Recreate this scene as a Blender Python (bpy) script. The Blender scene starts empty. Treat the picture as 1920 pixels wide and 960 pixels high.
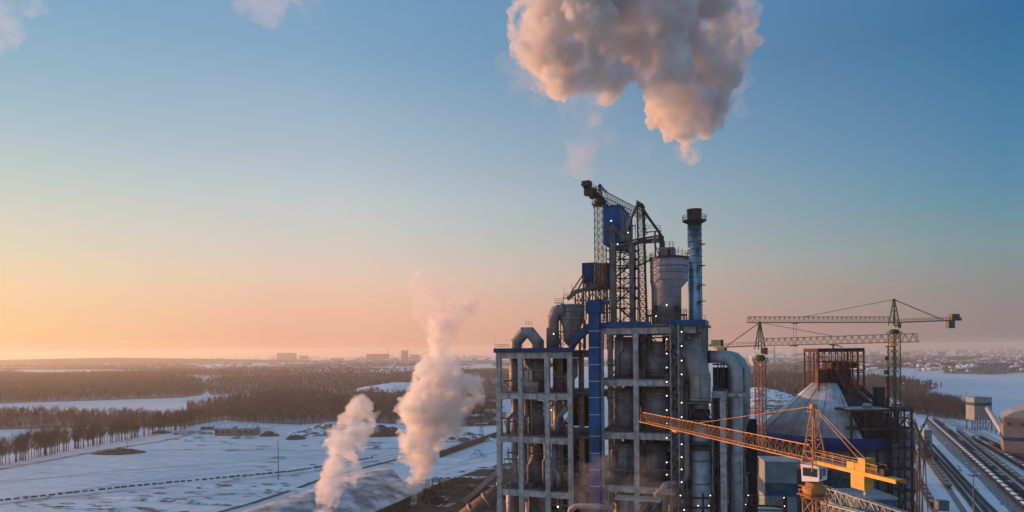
import bpy, bmesh, math, random
import numpy as np
from mathutils import Vector, Matrix, noise
R = math.radians
# ------------------------------------------------------------------ camera, sky, sun, exposure
SC = bpy.context.scene
COL = SC.collection
F, CX, CY, HC = 1280.0, 960.0, 659.0, 90.0
ROLL = R(0.55)
SUN_AZ, SUN_EL = R(-66), R(3.0)        # sun: left of the view direction (+Y), low
cam_d = bpy.data.cameras.new("camera"); cam = bpy.data.objects.new("camera", cam_d); COL.objects.link(cam)
SC.camera = cam
cam_d.sensor_width = 36; cam_d.lens = 24.0; cam_d.shift_y = (CY-480)/1920.0
cam_d.clip_start = 1; cam_d.clip_end = 60000
_r = Vector((math.cos(ROLL), 0, -math.sin(ROLL))); _u = Vector((math.sin(ROLL), 0, math.cos(ROLL)))
_m = Matrix((( _r.x, _u.x, 0), (0, 0, -1), (_r.z, _u.z, 0))).to_4x4()
_m.translation = Vector((0, 0, HC)); cam.matrix_world = _m
W = bpy.data.worlds.new("World"); SC.world = W; W.use_nodes = True
wn = W.node_tree.nodes; wl = W.node_tree.links
sky = wn.new("ShaderNodeTexSky"); sky.sky_type = 'NISHITA'; sky.sun_disc = False
sky.sun_elevation = SUN_EL; sky.sun_rotation = SUN_AZ; sky.altitude = 100
sky.air_density = 1.0; sky.dust_density = 2.2; sky.ozone_density = 2.6
bg = wn["Background"]; bg.inputs[1].default_value = 0.15
wl.new(sky.outputs[0], bg.inputs[0])
# twilight dust layer over the Nishita sky: warm towards the sun, mauve away from it, fading into blue overhead
EXPO = 0.5
def lin(c):
    return tuple(((v/255/12.92) if v <= 10 else ((v/255+.055)/1.055)**2.4)/2**EXPO for v in c)+(1,)
tc = wn.new("ShaderNodeTexCoord"); sx = wn.new("ShaderNodeSeparateXYZ"); wl.new(tc.outputs['Generated'], sx.inputs[0])
def ramp(stops, src):
    r = wn.new("ShaderNodeValToRGB"); e = r.color_ramp.elements; r.color_ramp.interpolation = 'B_SPLINE' if 0 else 'EASE'
    for i, (p, c) in enumerate(stops):
        q = e[i] if i < 2 else e.new(p)
        q.position = p; q.color = lin(c)
    r.color_ramp.interpolation = 'LINEAR'; wl.new(src, r.inputs[0]); return r
SKY_L = [(0, (248,192,144)), (.036, (250,203,152)), (.084, (246,213,172)), (.126, (230,215,188)), (.168, (216,214,196)), (.217, (192,206,200)), (.275, (166,194,206)), (.33, (144,182,202)), (.5, (100,155,200)), (.8, (140,176,206))]
SKY_M = [(0, (238,172,146)), (.05, (243,188,162)), (.107, (236,203,182)), (.16, (214,208,198)), (.21, (200,206,206)), (.27, (176,194,206)), (.34, (154,182,204)), (.40, (133,170,198)), (.55, (106,156,198)), (.8, (136,174,206))]
SKY_R = [(0, (134,120,128)), (.036, (148,134,136)), (.084, (140,144,144)), (.126, (124,152,158)), (.187, (94,144,168)), (.245, (78,133,170)), (.33, (58,119,163)), (.37, (52,111,158)), (.55, (66,124,184)), (.8, (126,164,200))]
rl, rm, rr_ = ramp(SKY_L, sx.outputs[2]), ramp(SKY_M, sx.outputs[2]), ramp(SKY_R, sx.outputs[2])
dp = wn.new("ShaderNodeVectorMath"); dp.operation = 'DOT_PRODUCT'; wl.new(tc.outputs['Generated'], dp.inputs[0])
dp.inputs[1].default_value = (math.sin(SUN_AZ), math.cos(SUN_AZ), 0)
def mr(a_, b_):
    q = wn.new("ShaderNodeMapRange"); q.inputs[1].default_value = a_; q.inputs[2].default_value = b_; wl.new(dp.outputs['Value'], q.inputs[0]); return q.outputs[0]
def mx_(f, a_, b_):
    q = wn.new("ShaderNodeMix"); q.data_type = 'RGBA'; wl.new(f, q.inputs[0]); wl.new(a_, q.inputs[6]); wl.new(b_, q.inputs[7]); return q.outputs[2]
wm = mx_(mr(.60, -.2), mx_(mr(.875, .68), rl.outputs[0], rm.outputs[0]), rr_.outputs[0])
bg2 = wn.new("ShaderNodeBackground"); bg2.inputs[1].default_value = 1.0; wl.new(wm, bg2.inputs[0])
ms = wn.new("ShaderNodeMixShader"); ms.inputs[0].default_value = .9
wl.new(bg.outputs[0], ms.inputs[1]); wl.new(bg2.outputs[0], ms.inputs[2]); wl.new(ms.outputs[0], wn["World Output"].inputs[0])
sd = bpy.data.lights.new("sun", 'SUN'); sd.energy = 5.0; sd.angle = R(0.6); sd.color = (1.0, 0.46, 0.20)
sun = bpy.data.objects.new("sun", sd); COL.objects.link(sun)
sdir = Vector((math.sin(SUN_AZ)*math.cos(SUN_EL), math.cos(SUN_AZ)*math.cos(SUN_EL), math.sin(SUN_EL)))
sun.rotation_euler = (-sdir).to_track_quat('-Z', 'Y').to_euler(); sun.location = (-300, 0, 400)
SC.view_settings.view_transform = 'Standard'; SC.view_settings.look = 'None'
SC.view_settings.exposure = EXPO; SC.view_settings.gamma = 1; SC.view_settings.use_curve_mapping = False
cy = SC.cycles
cy.use_denoising = True; cy.max_bounces = 12; cy.diffuse_bounces = 2; cy.glossy_bounces = 2; cy.transmission_bounces = 2
cy.volume_bounces = 5; cy.transparent_max_bounces = 24; cy.caustics_reflective = False; cy.caustics_refractive = False
cy.sample_clamp_indirect = 4.0
# ------------------------------------------------------------------ helpers
random.seed(7)
def at(px, py, D):
    "world point seen at photograph pixel (px, py), D metres ahead"
    xr = (px-CX)/F*D; yu = (CY-py)/F*D
    return Vector((xr*math.cos(ROLL)+yu*math.sin(ROLL), D, HC-xr*math.sin(ROLL)+yu*math.cos(ROLL)))
def gr(px, py, z=0.0):
    xr = (px-CX)/F; yu = (CY-py)/F
    k = -xr*math.sin(ROLL)+yu*math.cos(ROLL)
    D = (z-HC)/k
    return Vector((xr*D*math.cos(ROLL)+yu*D*math.sin(ROLL), D, z))
class MB:
    def __init__(s): s.v = []; s.f = []; s.sm = []
    def add(s, vs, fs, smooth=False):
        o = len(s.v); s.v += [tuple(v) for v in vs]; s.f += [tuple(i+o for i in f) for f in fs]; s.sm += [smooth]*len(fs)
        return s
    def box(s, x0, x1, y0, y1, z0, z1, M=None):
        vs = [Vector((x, y, z)) for z in (z0, z1) for y in (y0, y1) for x in (x0, x1)]
        if M is not None: vs = [M @ v for v in vs]
        return s.add(vs, [(0,2,3,1),(4,5,7,6),(0,1,5,4),(2,6,7,3),(0,4,6,2),(1,3,7,5)])
    def bar(s, p, q, w=.2, h=None, up=(0,0,1)):
        p = Vector(p); q = Vector(q); d = q-p
        if d.length < 1e-6: return s
        d.normalize(); h = h or w; upv = Vector(up)
        if abs(d.dot(upv)) > .98: upv = Vector((0,1,0)) if abs(d.y) < .9 else Vector((1,0,0))
        a = d.cross(upv).normalized()*w/2; b = a.cross(d).normalized()*h/2
        vs = [p-a-b, p+a-b, p+a+b, p-a+b, q-a-b, q+a-b, q+a+b, q-a+b]
        return s.add(vs, [(0,3,2,1),(4,5,6,7),(0,1,5,4),(1,2,6,5),(2,3,7,6),(3,0,4,7)])
    def tube(s, pts, rad, seg=12, cap=True, smooth=True):
        pts = [Vector(p) for p in pts]; n = len(pts)
        if not hasattr(rad, '__len__'): rad = [rad]*n
        t0 = (pts[1]-pts[0]).normalized()
        a = t0.cross(Vector((0,0,1)))
        if a.length < .1: a = t0.cross(Vector((0,1,0)))
        a.normalize(); vs = []
        for i, p in enumerate(pts):
            t = ((pts[i]-pts[i-1]).normalized() if i else Vector((0,0,0))) + ((pts[i+1]-pts[i]).normalized() if i < n-1 else Vector((0,0,0)))
            t.normalize(); a = (a-t*a.dot(t)).normalized(); b = t.cross(a)
            cs = 1.0
            if 0 < i < n-1: cs = 1/max(.6, (pts[i]-pts[i-1]).normalized().dot(t))
            for k in range(seg):
                th = 2*math.pi*(k+.5)/seg
                vs.append(p+(a*math.cos(th)*1+b*math.sin(th))*rad[i]*(1+(cs-1)*.5))
        fs = [(i*seg+k, i*seg+(k+1)%seg, (i+1)*seg+(k+1)%seg, (i+1)*seg+k) for i in range(n-1) for k in range(seg)]
        s.add(vs, fs, smooth and seg > 6)
        if cap:
            o = len(s.v)-len(vs)
            s.f += [tuple(o+k for k in range(seg))[::-1], tuple(o+(n-1)*seg+k for k in range(seg))]; s.sm += [False, False]
        return s
    def lathe(s, prof, c, seg=32, smooth=True, cap=True, a0=0):
        "prof: (radius, z[, dx, dy])"
        vs = []
        for p in prof:
            dx, dy = (p[2], p[3]) if len(p) > 2 else (0, 0)
            for k in range(seg):
                th = 2*math.pi*k/seg+a0; vs.append((c[0]+dx+p[0]*math.cos(th), c[1]+dy+p[0]*math.sin(th), c[2]+p[1]))
        n = len(prof)
        fs = [(i*seg+k, i*seg+(k+1)%seg, (i+1)*seg+(k+1)%seg, (i+1)*seg+k) for i in range(n-1) for k in range(seg)]
        s.add(vs, fs, smooth)
        if cap:
            o = len(s.v)-len(vs)
            s.f += [tuple(o+k for k in range(seg))[::-1], tuple(o+(n-1)*seg+k for k in range(seg))]; s.sm += [False, False]
        return s
    def prism(s, poly, z0, z1):
        n = len(poly)
        vs = [(p[0], p[1], z0) for p in poly]+[(p[0], p[1], z1) for p in poly]
        return s.add(vs, [tuple(range(n))[::-1], tuple(range(n, 2*n))]+[(i, (i+1)%n, n+(i+1)%n, n+i) for i in range(n)])
    def lattice(s, p, q, a, b, n, ch=.14, br=.08, brace='x', taper=None, sides=4):
        "square lattice from p to q; a, b: half-width vectors; n bays"
        p = Vector(p); q = Vector(q); a = Vector(a); b = Vector(b)
        def cor(t):
            c = p.lerp(q, t); k = 1 if taper is None else 1+(taper-1)*t
            return [c-a*k-b*k, c+a*k-b*k, c+a*k+b*k, c-a*k+b*k]
        P = [cor(i/n) for i in range(n+1)]
        for k in range(4): s.bar(P[0][k], P[n][k], ch)
        for i in range(n):
            for k in range(4):
                k2 = (k+1) % 4
                s.bar(P[i][k], P[i][k2], br)
                if brace == 'x':
                    s.bar(P[i][k], P[i+1][k2], br); s.bar(P[i][k2], P[i+1][k], br)
                elif (i+k) % 2: s.bar(P[i][k], P[i+1][k2], br)
                else: s.bar(P[i][k2], P[i+1][k], br)
        for k in range(4): s.bar(P[n][k], P[n][(k+1)%4], br)
        return s
    def rail(s, pts, h=1.1, step=2.0, w=.06):
        pts = [Vector(p) for p in pts]; U = Vector((0,0,1))
        for p, q in zip(pts, pts[1:]):
            for hh in (h, h*.55): s.bar(p+U*hh, q+U*hh, w)
            n = max(1, int((q-p).length/step))
            for i in range(n+1):
                c = p.lerp(q, i/n); s.bar(c, c+U*h, w)
        return s
    def build(s, name, mat, parent=None, label=None, cat=None, group=None, kind=None, M=None):
        me = bpy.data.meshes.new(name)
        me.from_pydata(s.v, [], s.f); me.polygons.foreach_set('use_smooth', s.sm)
        me.materials.append(mat); me.update()
        o = bpy.data.objects.new(name, me); COL.objects.link(o)
        if parent is not None:
            o.parent = parent; o.matrix_parent_inverse = PINV.get(parent.name, Matrix())
        tag(o, label, cat, group, kind)
        return o
PINV = {}
def tag(o, label=None, cat=None, group=None, kind=None):
    if label: o['label'] = label
    if cat: o['category'] = cat
    if group: o['group'] = group
    if kind: o['kind'] = kind
    return o
def thing(name, label, cat, loc=(0,0,0), group=None):
    "Empty at the thing's base; its parts are built in world coordinates"
    o = bpy.data.objects.new(name, None); COL.objects.link(o); o.location = loc; o.empty_display_size = .5
    PINV[o.name] = Matrix.Translation(-Vector(loc))
    return tag(o, label, cat, group)
def copy_thing(o, loc, rotz=0.0, scale=1.0, label=None):
    c = o.copy(); COL.objects.link(c); c.location = loc; c.rotation_euler = (0,0,rotz); c.scale = (scale,)*3
    if label: c['label'] = label
    for ch in o.children:
        d = ch.copy(); COL.objects.link(d); d.parent = c
        for g in ch.children:
            e = g.copy(); COL.objects.link(e); e.parent = d
    return c
# ------------------------------------------------------------------ materials
def mat(name, col, rough=.7, metal=0.0, var=.25, scale=.6, col2=None, bump=0.0, streak=0.0, spec=.3, emit=None, detail=5, dirt=None):
    "col: base colour; mottled with noise; streak: vertical runs; col2/dirt: colour of patches"
    m = bpy.data.materials.new(name); m.use_nodes = True
    n = m.node_tree.nodes; l = m.node_tree.links; b = n["Principled BSDF"]
    b.inputs['Roughness'].default_value = rough; b.inputs['Metallic'].default_value = metal
    b.inputs['Specular IOR Level'].default_value = spec
    if emit:
        b.inputs['Emission Color'].default_value = (*emit[0], 1); b.inputs['Emission Strength'].default_value = emit[1]
        b.inputs['Base Color'].default_value = (*col, 1); return m
    geo = n.new("ShaderNodeNewGeometry")
    nz = n.new("ShaderNodeTexNoise"); nz.inputs['Scale'].default_value = scale; nz.inputs['Detail'].default_value = detail
    l.new(geo.outputs['Position'], nz.inputs['Vector'])
    c2 = col2 or tuple(max(0, c*(1-var)) for c in col)
    c1 = tuple(min(1, c*(1+var*.5)) for c in col)
    mx = n.new("ShaderNodeMix"); mx.data_type = 'RGBA'
    rp = n.new("ShaderNodeMapRange"); rp.inputs[1].default_value = .36; rp.inputs[2].default_value = .64
    l.new(nz.outputs[0], rp.inputs[0]); l.new(rp.outputs[0], mx.inputs[0])
    mx.inputs[6].default_value = (*c1, 1); mx.inputs[7].default_value = (*c2, 1)
    out = mx.outputs[2]
    if streak > 0:
        mp = n.new("ShaderNodeMapping"); mp.inputs['Scale'].default_value = (1.6, 1.6, .07)
        l.new(geo.outputs['Position'], mp.inputs[0])
        n2 = n.new("ShaderNodeTexNoise"); n2.inputs['Scale'].default_value = 1.0; n2.inputs['Detail'].default_value = 6
        l.new(mp.outputs[0], n2.inputs['Vector'])
        r2 = n.new("ShaderNodeMapRange"); r2.inputs[1].default_value = .5; r2.inputs[2].default_value = .72; r2.inputs[4].default_value = streak
        l.new(n2.outputs[0], r2.inputs[0])
        m2 = n.new("ShaderNodeMix"); m2.data_type = 'RGBA'; l.new(r2.outputs[0], m2.inputs[0]); l.new(out, m2.inputs[6])
        d = dirt or tuple(c*.3 for c in col); m2.inputs[7].default_value = (*d, 1); out = m2.outputs[2]
    l.new(out, b.inputs['Base Color'])
    if bump:
        bp = n.new("ShaderNodeBump"); bp.inputs['Strength'].default_value = bump; bp.inputs['Distance'].default_value = .3
        l.new(nz.outputs[0], bp.inputs['Height']); l.new(bp.outputs[0], b.inputs['Normal'])
    return m
def poly_sheet(name, pts, z, m, kind='structure', label=None, cat=None, jag=0.0, step=30.0):
    "flat outline on the ground; edges roughened"
    P = []
    for a, b in zip(pts, pts[1:]+pts[:1]):
        n = max(1, int((b-a).length/step)) if jag else 1
        for i in range(n):
            c = a.lerp(b, i/n)
            if jag and 0 < i: c = c+Vector((noise.noise(c*.021)*jag, noise.noise(c*.02+Vector((9,9,9)))*jag, 0))
            P.append(c)
    b = MB(); b.v = [(p.x, p.y, z) for p in P]; b.f = [tuple(range(len(P)))]; b.sm = [False]
    o = b.build(name, m, kind=kind, label=label, cat=cat)
    bm = bmesh.new(); bm.from_mesh(o.data); bmesh.ops.triangulate(bm, faces=bm.faces[:])
    for f in bm.faces:
        if f.normal.z < 0: f.normal_flip()
    bm.to_mesh(o.data); bm.free()
    return o
# ------------------------------------------------------------------ ground
def snow_material():
    m = bpy.data.materials.new("snow"); m.use_nodes = True
    n = m.node_tree.nodes; l = m.node_tree.links; b = n["Principled BSDF"]
    b.inputs['Roughness'].default_value = .8; b.inputs['Specular IOR Level'].default_value = .2
    geo = n.new("ShaderNodeNewGeometry")
    def nz(scale, det, stretch=None, lo=.4, hi=.6):
        t = n.new("ShaderNodeTexNoise"); t.inputs['Scale'].default_value = scale; t.inputs['Detail'].default_value = det
        if stretch:
            mp = n.new("ShaderNodeMapping"); mp.inputs['Scale'].default_value = stretch; mp.inputs['Rotation'].default_value = (0,0,R(8))
            l.new(geo.outputs['Position'], mp.inputs[0]); l.new(mp.outputs[0], t.inputs['Vector'])
        else: l.new(geo.outputs['Position'], t.inputs['Vector'])
        r = n.new("ShaderNodeMapRange"); r.inputs[1].default_value = lo; r.inputs[2].default_value = hi
        l.new(t.outputs[0], r.inputs[0]); return t, r
    _, big = nz(.006, 6, (1, .35, 1), .3, .7)
    t2, fine = nz(.09, 9, None, .35, .65)
    _, bare = nz(.035, 10, (.45, 1.2, 1), .60, .70)
    mx = n.new("ShaderNodeMix"); mx.data_type = 'RGBA'; l.new(big.outputs[0], mx.inputs[0])
    mx.inputs[6].default_value = (.80, .82, .86, 1); mx.inputs[7].default_value = (.66, .69, .74, 1)
    m2 = n.new("ShaderNodeMix"); m2.data_type = 'RGBA'
    ml = n.new("ShaderNodeMath"); ml.operation = 'MULTIPLY'; ml.inputs[1].default_value = .22; l.new(fine.outputs[0], ml.inputs[0])
    l.new(ml.outputs[0], m2.inputs[0]); l.new(mx.outputs[2], m2.inputs[6]); m2.inputs[7].default_value = (.42, .42, .43, 1)
    m3 = n.new("ShaderNodeMix"); m3.data_type = 'RGBA'
    ml2 = n.new("ShaderNodeMath"); ml2.operation = 'MULTIPLY'; ml2.inputs[1].default_value = .35; l.new(bare.outputs[0], ml2.inputs[0])
    l.new(ml2.outputs[0], m3.inputs[0]); l.new(m2.outputs[2], m3.inputs[6]); m3.inputs[7].default_value = (.16, .13, .11, 1)
    l.new(m3.outputs[2], b.inputs['Base Color'])
    bp = n.new("ShaderNodeBump"); bp.inputs['Strength'].default_value = .5; bp.inputs['Distance'].default_value = 1.5
    l.new(t2.outputs[0], bp.inputs['Height']); l.new(bp.outputs[0], b.inputs['Normal'])
    return m
SNOW = snow_material()
SOIL = mat("bare_soil", (.085, .058, .042), .95, var=.5, scale=.15, bump=.6)
WOODFLOOR = mat("wood_floor", (.10, .075, .058), .95, var=.4, scale=.05, col2=(.22, .20, .20))
ASPH = mat("worn_road", (.26, .26, .28), .85, var=.35, scale=.1, col2=(.45,.47,.5))
g = MB()
g.add([(-16000, -300, 0), (16000, -300, 0), (16000, 16000, 0), (-16000, 16000, 0)], [(0,1,2,3)])
g.build("ground", SNOW, kind="structure")
# ------------------------------------------------------------------ haze
hz = bpy.data.materials.new("haze"); hz.use_nodes = True
n = hz.node_tree.nodes; n.remove(n["Principled BSDF"])
pv = n.new("ShaderNodeVolumePrincipled"); pv.inputs['Density'].default_value = 0.000085; pv.inputs['Color'].default_value = (.96, .90, .80, 1)
pv.inputs['Anisotropy'].default_value = .35
hz.node_tree.links.new(pv.outputs[0], n["Material Output"].inputs['Volume'])
MB().box(-9000, 9000, -250, 11500, -1.0, 152).build("haze", hz, kind="stuff", label="thin golden winter haze over the whole plain")
# ------------------------------------------------------------------ steam
def vol_mat(name, dens, col=(.97, .96, .96), aniso=.25, frac=None, step=.3):
    "frac: (noise scale, low, high): the density frays out with layered noise"
    m = bpy.data.materials.new(name); m.use_nodes = True; n = m.node_tree.nodes; n.remove(n["Principled BSDF"]); l = m.node_tree.links
    v = n.new("ShaderNodeVolumePrincipled"); v.inputs['Density'].default_value = dens; v.inputs['Color'].default_value = (*col, 1)
    v.inputs['Anisotropy'].default_value = aniso
    if frac:
        tc_ = n.new("ShaderNodeTexCoord"); nz = n.new("ShaderNodeTexNoise"); nz.inputs['Scale'].default_value = frac[0]; nz.inputs['Detail'].default_value = 5; nz.inputs['Roughness'].default_value = .6; nz.inputs['Distortion'].default_value = .6
        l.new(tc_.outputs['Object'], nz.inputs['Vector'])
        r = n.new("ShaderNodeMapRange"); r.interpolation_type = 'SMOOTHSTEP'; r.inputs[1].default_value = frac[1]; r.inputs[2].default_value = frac[2]; r.inputs[4].default_value = dens
        l.new(nz.outputs[0], r.inputs[0]); l.new(r.outputs[0], v.inputs['Density'])
        m.cycles.volume_step_rate = step
    l.new(v.outputs[0], n["Material Output"].inputs['Volume']); return m
def plume(name, puffs, m, voxel, disp, label, parent=None, seed=0, cat='smoke'):
    "puffs: (centre, radius); fused, then billowed by layered noise along the normals"
    rnd = random.Random(seed); bm = bmesh.new()
    for c, r in puffs:
        bmesh.ops.create_icosphere(bm, subdivisions=3, radius=r, matrix=Matrix.Translation(c) @ Matrix.Diagonal((1, 1, rnd.uniform(.85, 1.15), 1)))
    me = bpy.data.meshes.new(name); bm.to_mesh(me); bm.free()
    o = bpy.data.objects.new(name, me); COL.objects.link(o)
    md = o.modifiers.new("r", 'REMESH'); md.mode = 'VOXEL'; md.voxel_size = voxel
    def rebake():
        dg = bpy.context.evaluated_depsgraph_get(); e = o.evaluated_get(dg)
        nm = bpy.data.meshes.new_from_object(e); o.modifiers.clear(); o.data = nm
    rebake()
    off = Vector((seed*13.7, seed*5.1, seed*3.3))
    for i, (amp, sc, bil) in enumerate(disp):
        me = o.data
        co = [v.co.copy() for v in me.vertices]; no = [v.normal.copy() for v in me.vertices]
        for v, c, nn in zip(me.vertices, co, no):
            q = c/sc+off*(i+1)
            if bil:
                d = (1-2*abs(noise.noise(q)))*.6+(1-2*abs(noise.noise(q*2.1)))*.3-.35
                d = (abs(noise.noise(q))*2.2+abs(noise.noise(q*2.03))*1.0-.75)
            else: d = noise.noise(q)*1.2
            v.co = c+nn*(amp*d)
        me.update()
        if i == 0 or i == 1:
            md = o.modifiers.new("r", 'REMESH'); md.mode = 'VOXEL'; md.voxel_size = voxel*(.8 if i == 0 else .62); rebake()
    me = o.data; me.polygons.foreach_set('use_smooth', [True]*len(me.polygons)); me.materials.clear(); me.materials.append(m)
    if parent is not None: o.parent = parent; o.matrix_parent_inverse = PINV[parent.name]
    else: tag(o, label, cat)
    print("PLUME", name, len(me.polygons))
    return o
GROW = 1.12
def pf(D, lst):
    "(px, py, r_px[, dD]) -> puffs"
    return [(at(p[0], p[1], D+(p[3] if len(p) > 3 else 0)), p[2]*GROW/F*D) for p in lst]
STEAM = vol_mat("steam", .32, (.998,.970,.938), .12, (.13, .36, .64)); THIN = vol_mat("thin_steam", .12, (.95,.90,.89), frac=(.06, .38, .72)); CLOUD = vol_mat("smoke_cloud", .42, (.915,.89,.865), 0.0, (.065, .34, .74)); WISP = vol_mat("smoke_wisp", .030, (.93,.89,.90), frac=(.04, .36, .76))
DS = 398.0
plume("steam_plume", pf(DS, [(772, 940, 9), (778, 920, 14), (783, 900, 19), (790, 875, 24), (788, 850, 30), (795, 822, 36), (803, 795, 40), (785, 775, 34),
    (835, 790, 30), (850, 760, 32), (812, 760, 42), (790, 745, 32), (772, 780, 22), (838, 730, 36), (862, 728, 22), (826, 700, 34), (842, 690, 24), (812, 722, 32), (822, 672, 26), (824, 648, 21), (820, 632, 20), (822, 612, 20), (765, 778, 14), (868, 712, 14), (884, 722, 9), (756, 768, 10), (748, 780, 6)]),
    STEAM, 1.2, [(6.0, 15, True), (3.0, 6.0, True), (1.0, 2.2, True)], "tall peach-lit steam plume rising from a short vent beside the long hangar roof", seed=3)
plume("steam_wisp", pf(DS, [(824, 640, 22), (820, 610, 27), (815, 585, 32), (800, 560, 36), (825, 550, 34), (790, 538, 28), (845, 565, 26), (870, 548, 18), (905, 540, 14), (780, 552, 22), (938, 528, 11)]),
    THIN, 2.2, [(6.5, 22, True), (2.5, 8.0, True)], "faint torn pink steam hanging above the tall steam plume", seed=5)
plume("steam_plume", pf(300.0, [(606, 992, 10), (610, 965, 15), (614, 940, 19), (622, 915, 22), (630, 888, 25), (646, 862, 26), (662, 885, 18), (640, 840, 24), (652, 815, 24), (668, 795, 25), (676, 830, 16), (672, 770, 22), (690, 790, 16), (676, 755, 17), (694, 762, 10), (700, 800, 8), (682, 742, 10)]),
    STEAM, .8, [(3.5, 9, True), (1.9, 3.8, True), (.65, 1.4, True)], "shorter leaning steam plume left of the tall one", seed=8)
DT = 330.0; GROW = 1.03
plume("smoke_cloud", pf(DT, [(1030, 60, 55), (1005, 100, 40), (1060, 95, 48), (1000, 20, 45), (1040, -20, 60), (1100, 50, 60, -8), (1120, 110, 48, -10), (1150, 135, 32, -12), (1110, -10, 70), (1170, 60, 60), (1180, 0, 70),
    (1200, 110, 40), (1240, 60, 66, 10), (1250, 0, 70), (1290, 100, 70, 5), (1240, 130, 48, -14), (1225, 170, 36, -16), (1260, 195, 46, -8), (1310, 160, 62), (1340, 110, 50), (1350, 200, 30), (1290, 225, 44, -5), (1320, 220, 34), (1290, 262, 26), (1298, 290, 13),
    (1380, 60, 50, 22), (1405, 80, 34, 24), (1360, 30, 48, 18), (1400, 40, 36, 25), (1320, 20, 60, 10), (1375, 120, 30, 20), (1050, 140, 22)]),
    CLOUD, 2.2, [(8.5, 28, True), (4.2, 11, True), (1.5, 3.8, True)], "huge billowing smoke cloud drifting above the plant and its chimney", seed=11)
plume("smoke_wisp", pf(DT+10, [(1090, 165, 52), (1100, 205, 50), (1135, 235, 50), (1075, 245, 40), (1105, 275, 42), (1010, 145, 50), (1160, 270, 32), (1085, 300, 28), (1055, 200, 40), (1140, 190, 40)]),
    WISP, 2.4, [(12, 24, True), (6, 10, True)], "pale mauve veil of smoke hanging below the left part of the big cloud", seed=12)
plume("smoke_wisp", pf(DT+30, [(1385, 150, 40), (1380, 190, 28), (1300, 280, 22)]),
    WISP, 3.0, [(7, 30, True), (4, 11, True)], "pale veil of smoke at the right lower edge of the big cloud", seed=13)
CLD = vol_mat("cloud", .0042, frac=(.007, .40, .75))
plume("cloud", pf(2600.0, [(25, -15, 52), (-20, 10, 48), (60, -34, 50), (-2, 42, 24), (-6, 66, 14), (85, -26, 28)]), CLD, 16, [(60, 200, True), (30, 70, True)], "small pink cloud in the upper left corner of the sky", seed=15, cat='cloud')
plume("cloud", pf(2600.0, [(515, -4, 38), (560, -26, 44), (478, -14, 30), (520, 18, 20), (540, -55, 60)]), CLD, 16, [(60, 200, True), (30, 70, True)], "small pink cloud at the top edge left of the big smoke cloud", seed=16, cat='cloud')

plume("steam_wisp", [(at(1150,950,138), 5.0), (at(1190,925,138), 4.6), (at(1140,905,140), 4.0), (at(1215,900,139), 4.2), (at(1110,890,141), 3.2), (at(1100,935,139), 4.0), (at(1235,940,138), 3.5)],
    vol_mat("drifting_steam", .036, (.99,.97,.95), .3, (.16, .40, .70)), .7, [(2.6, 6, True), (1.2, 2.6, True)], "faint pink steam drifting across the foot of the concrete tower", seed=44)
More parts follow.
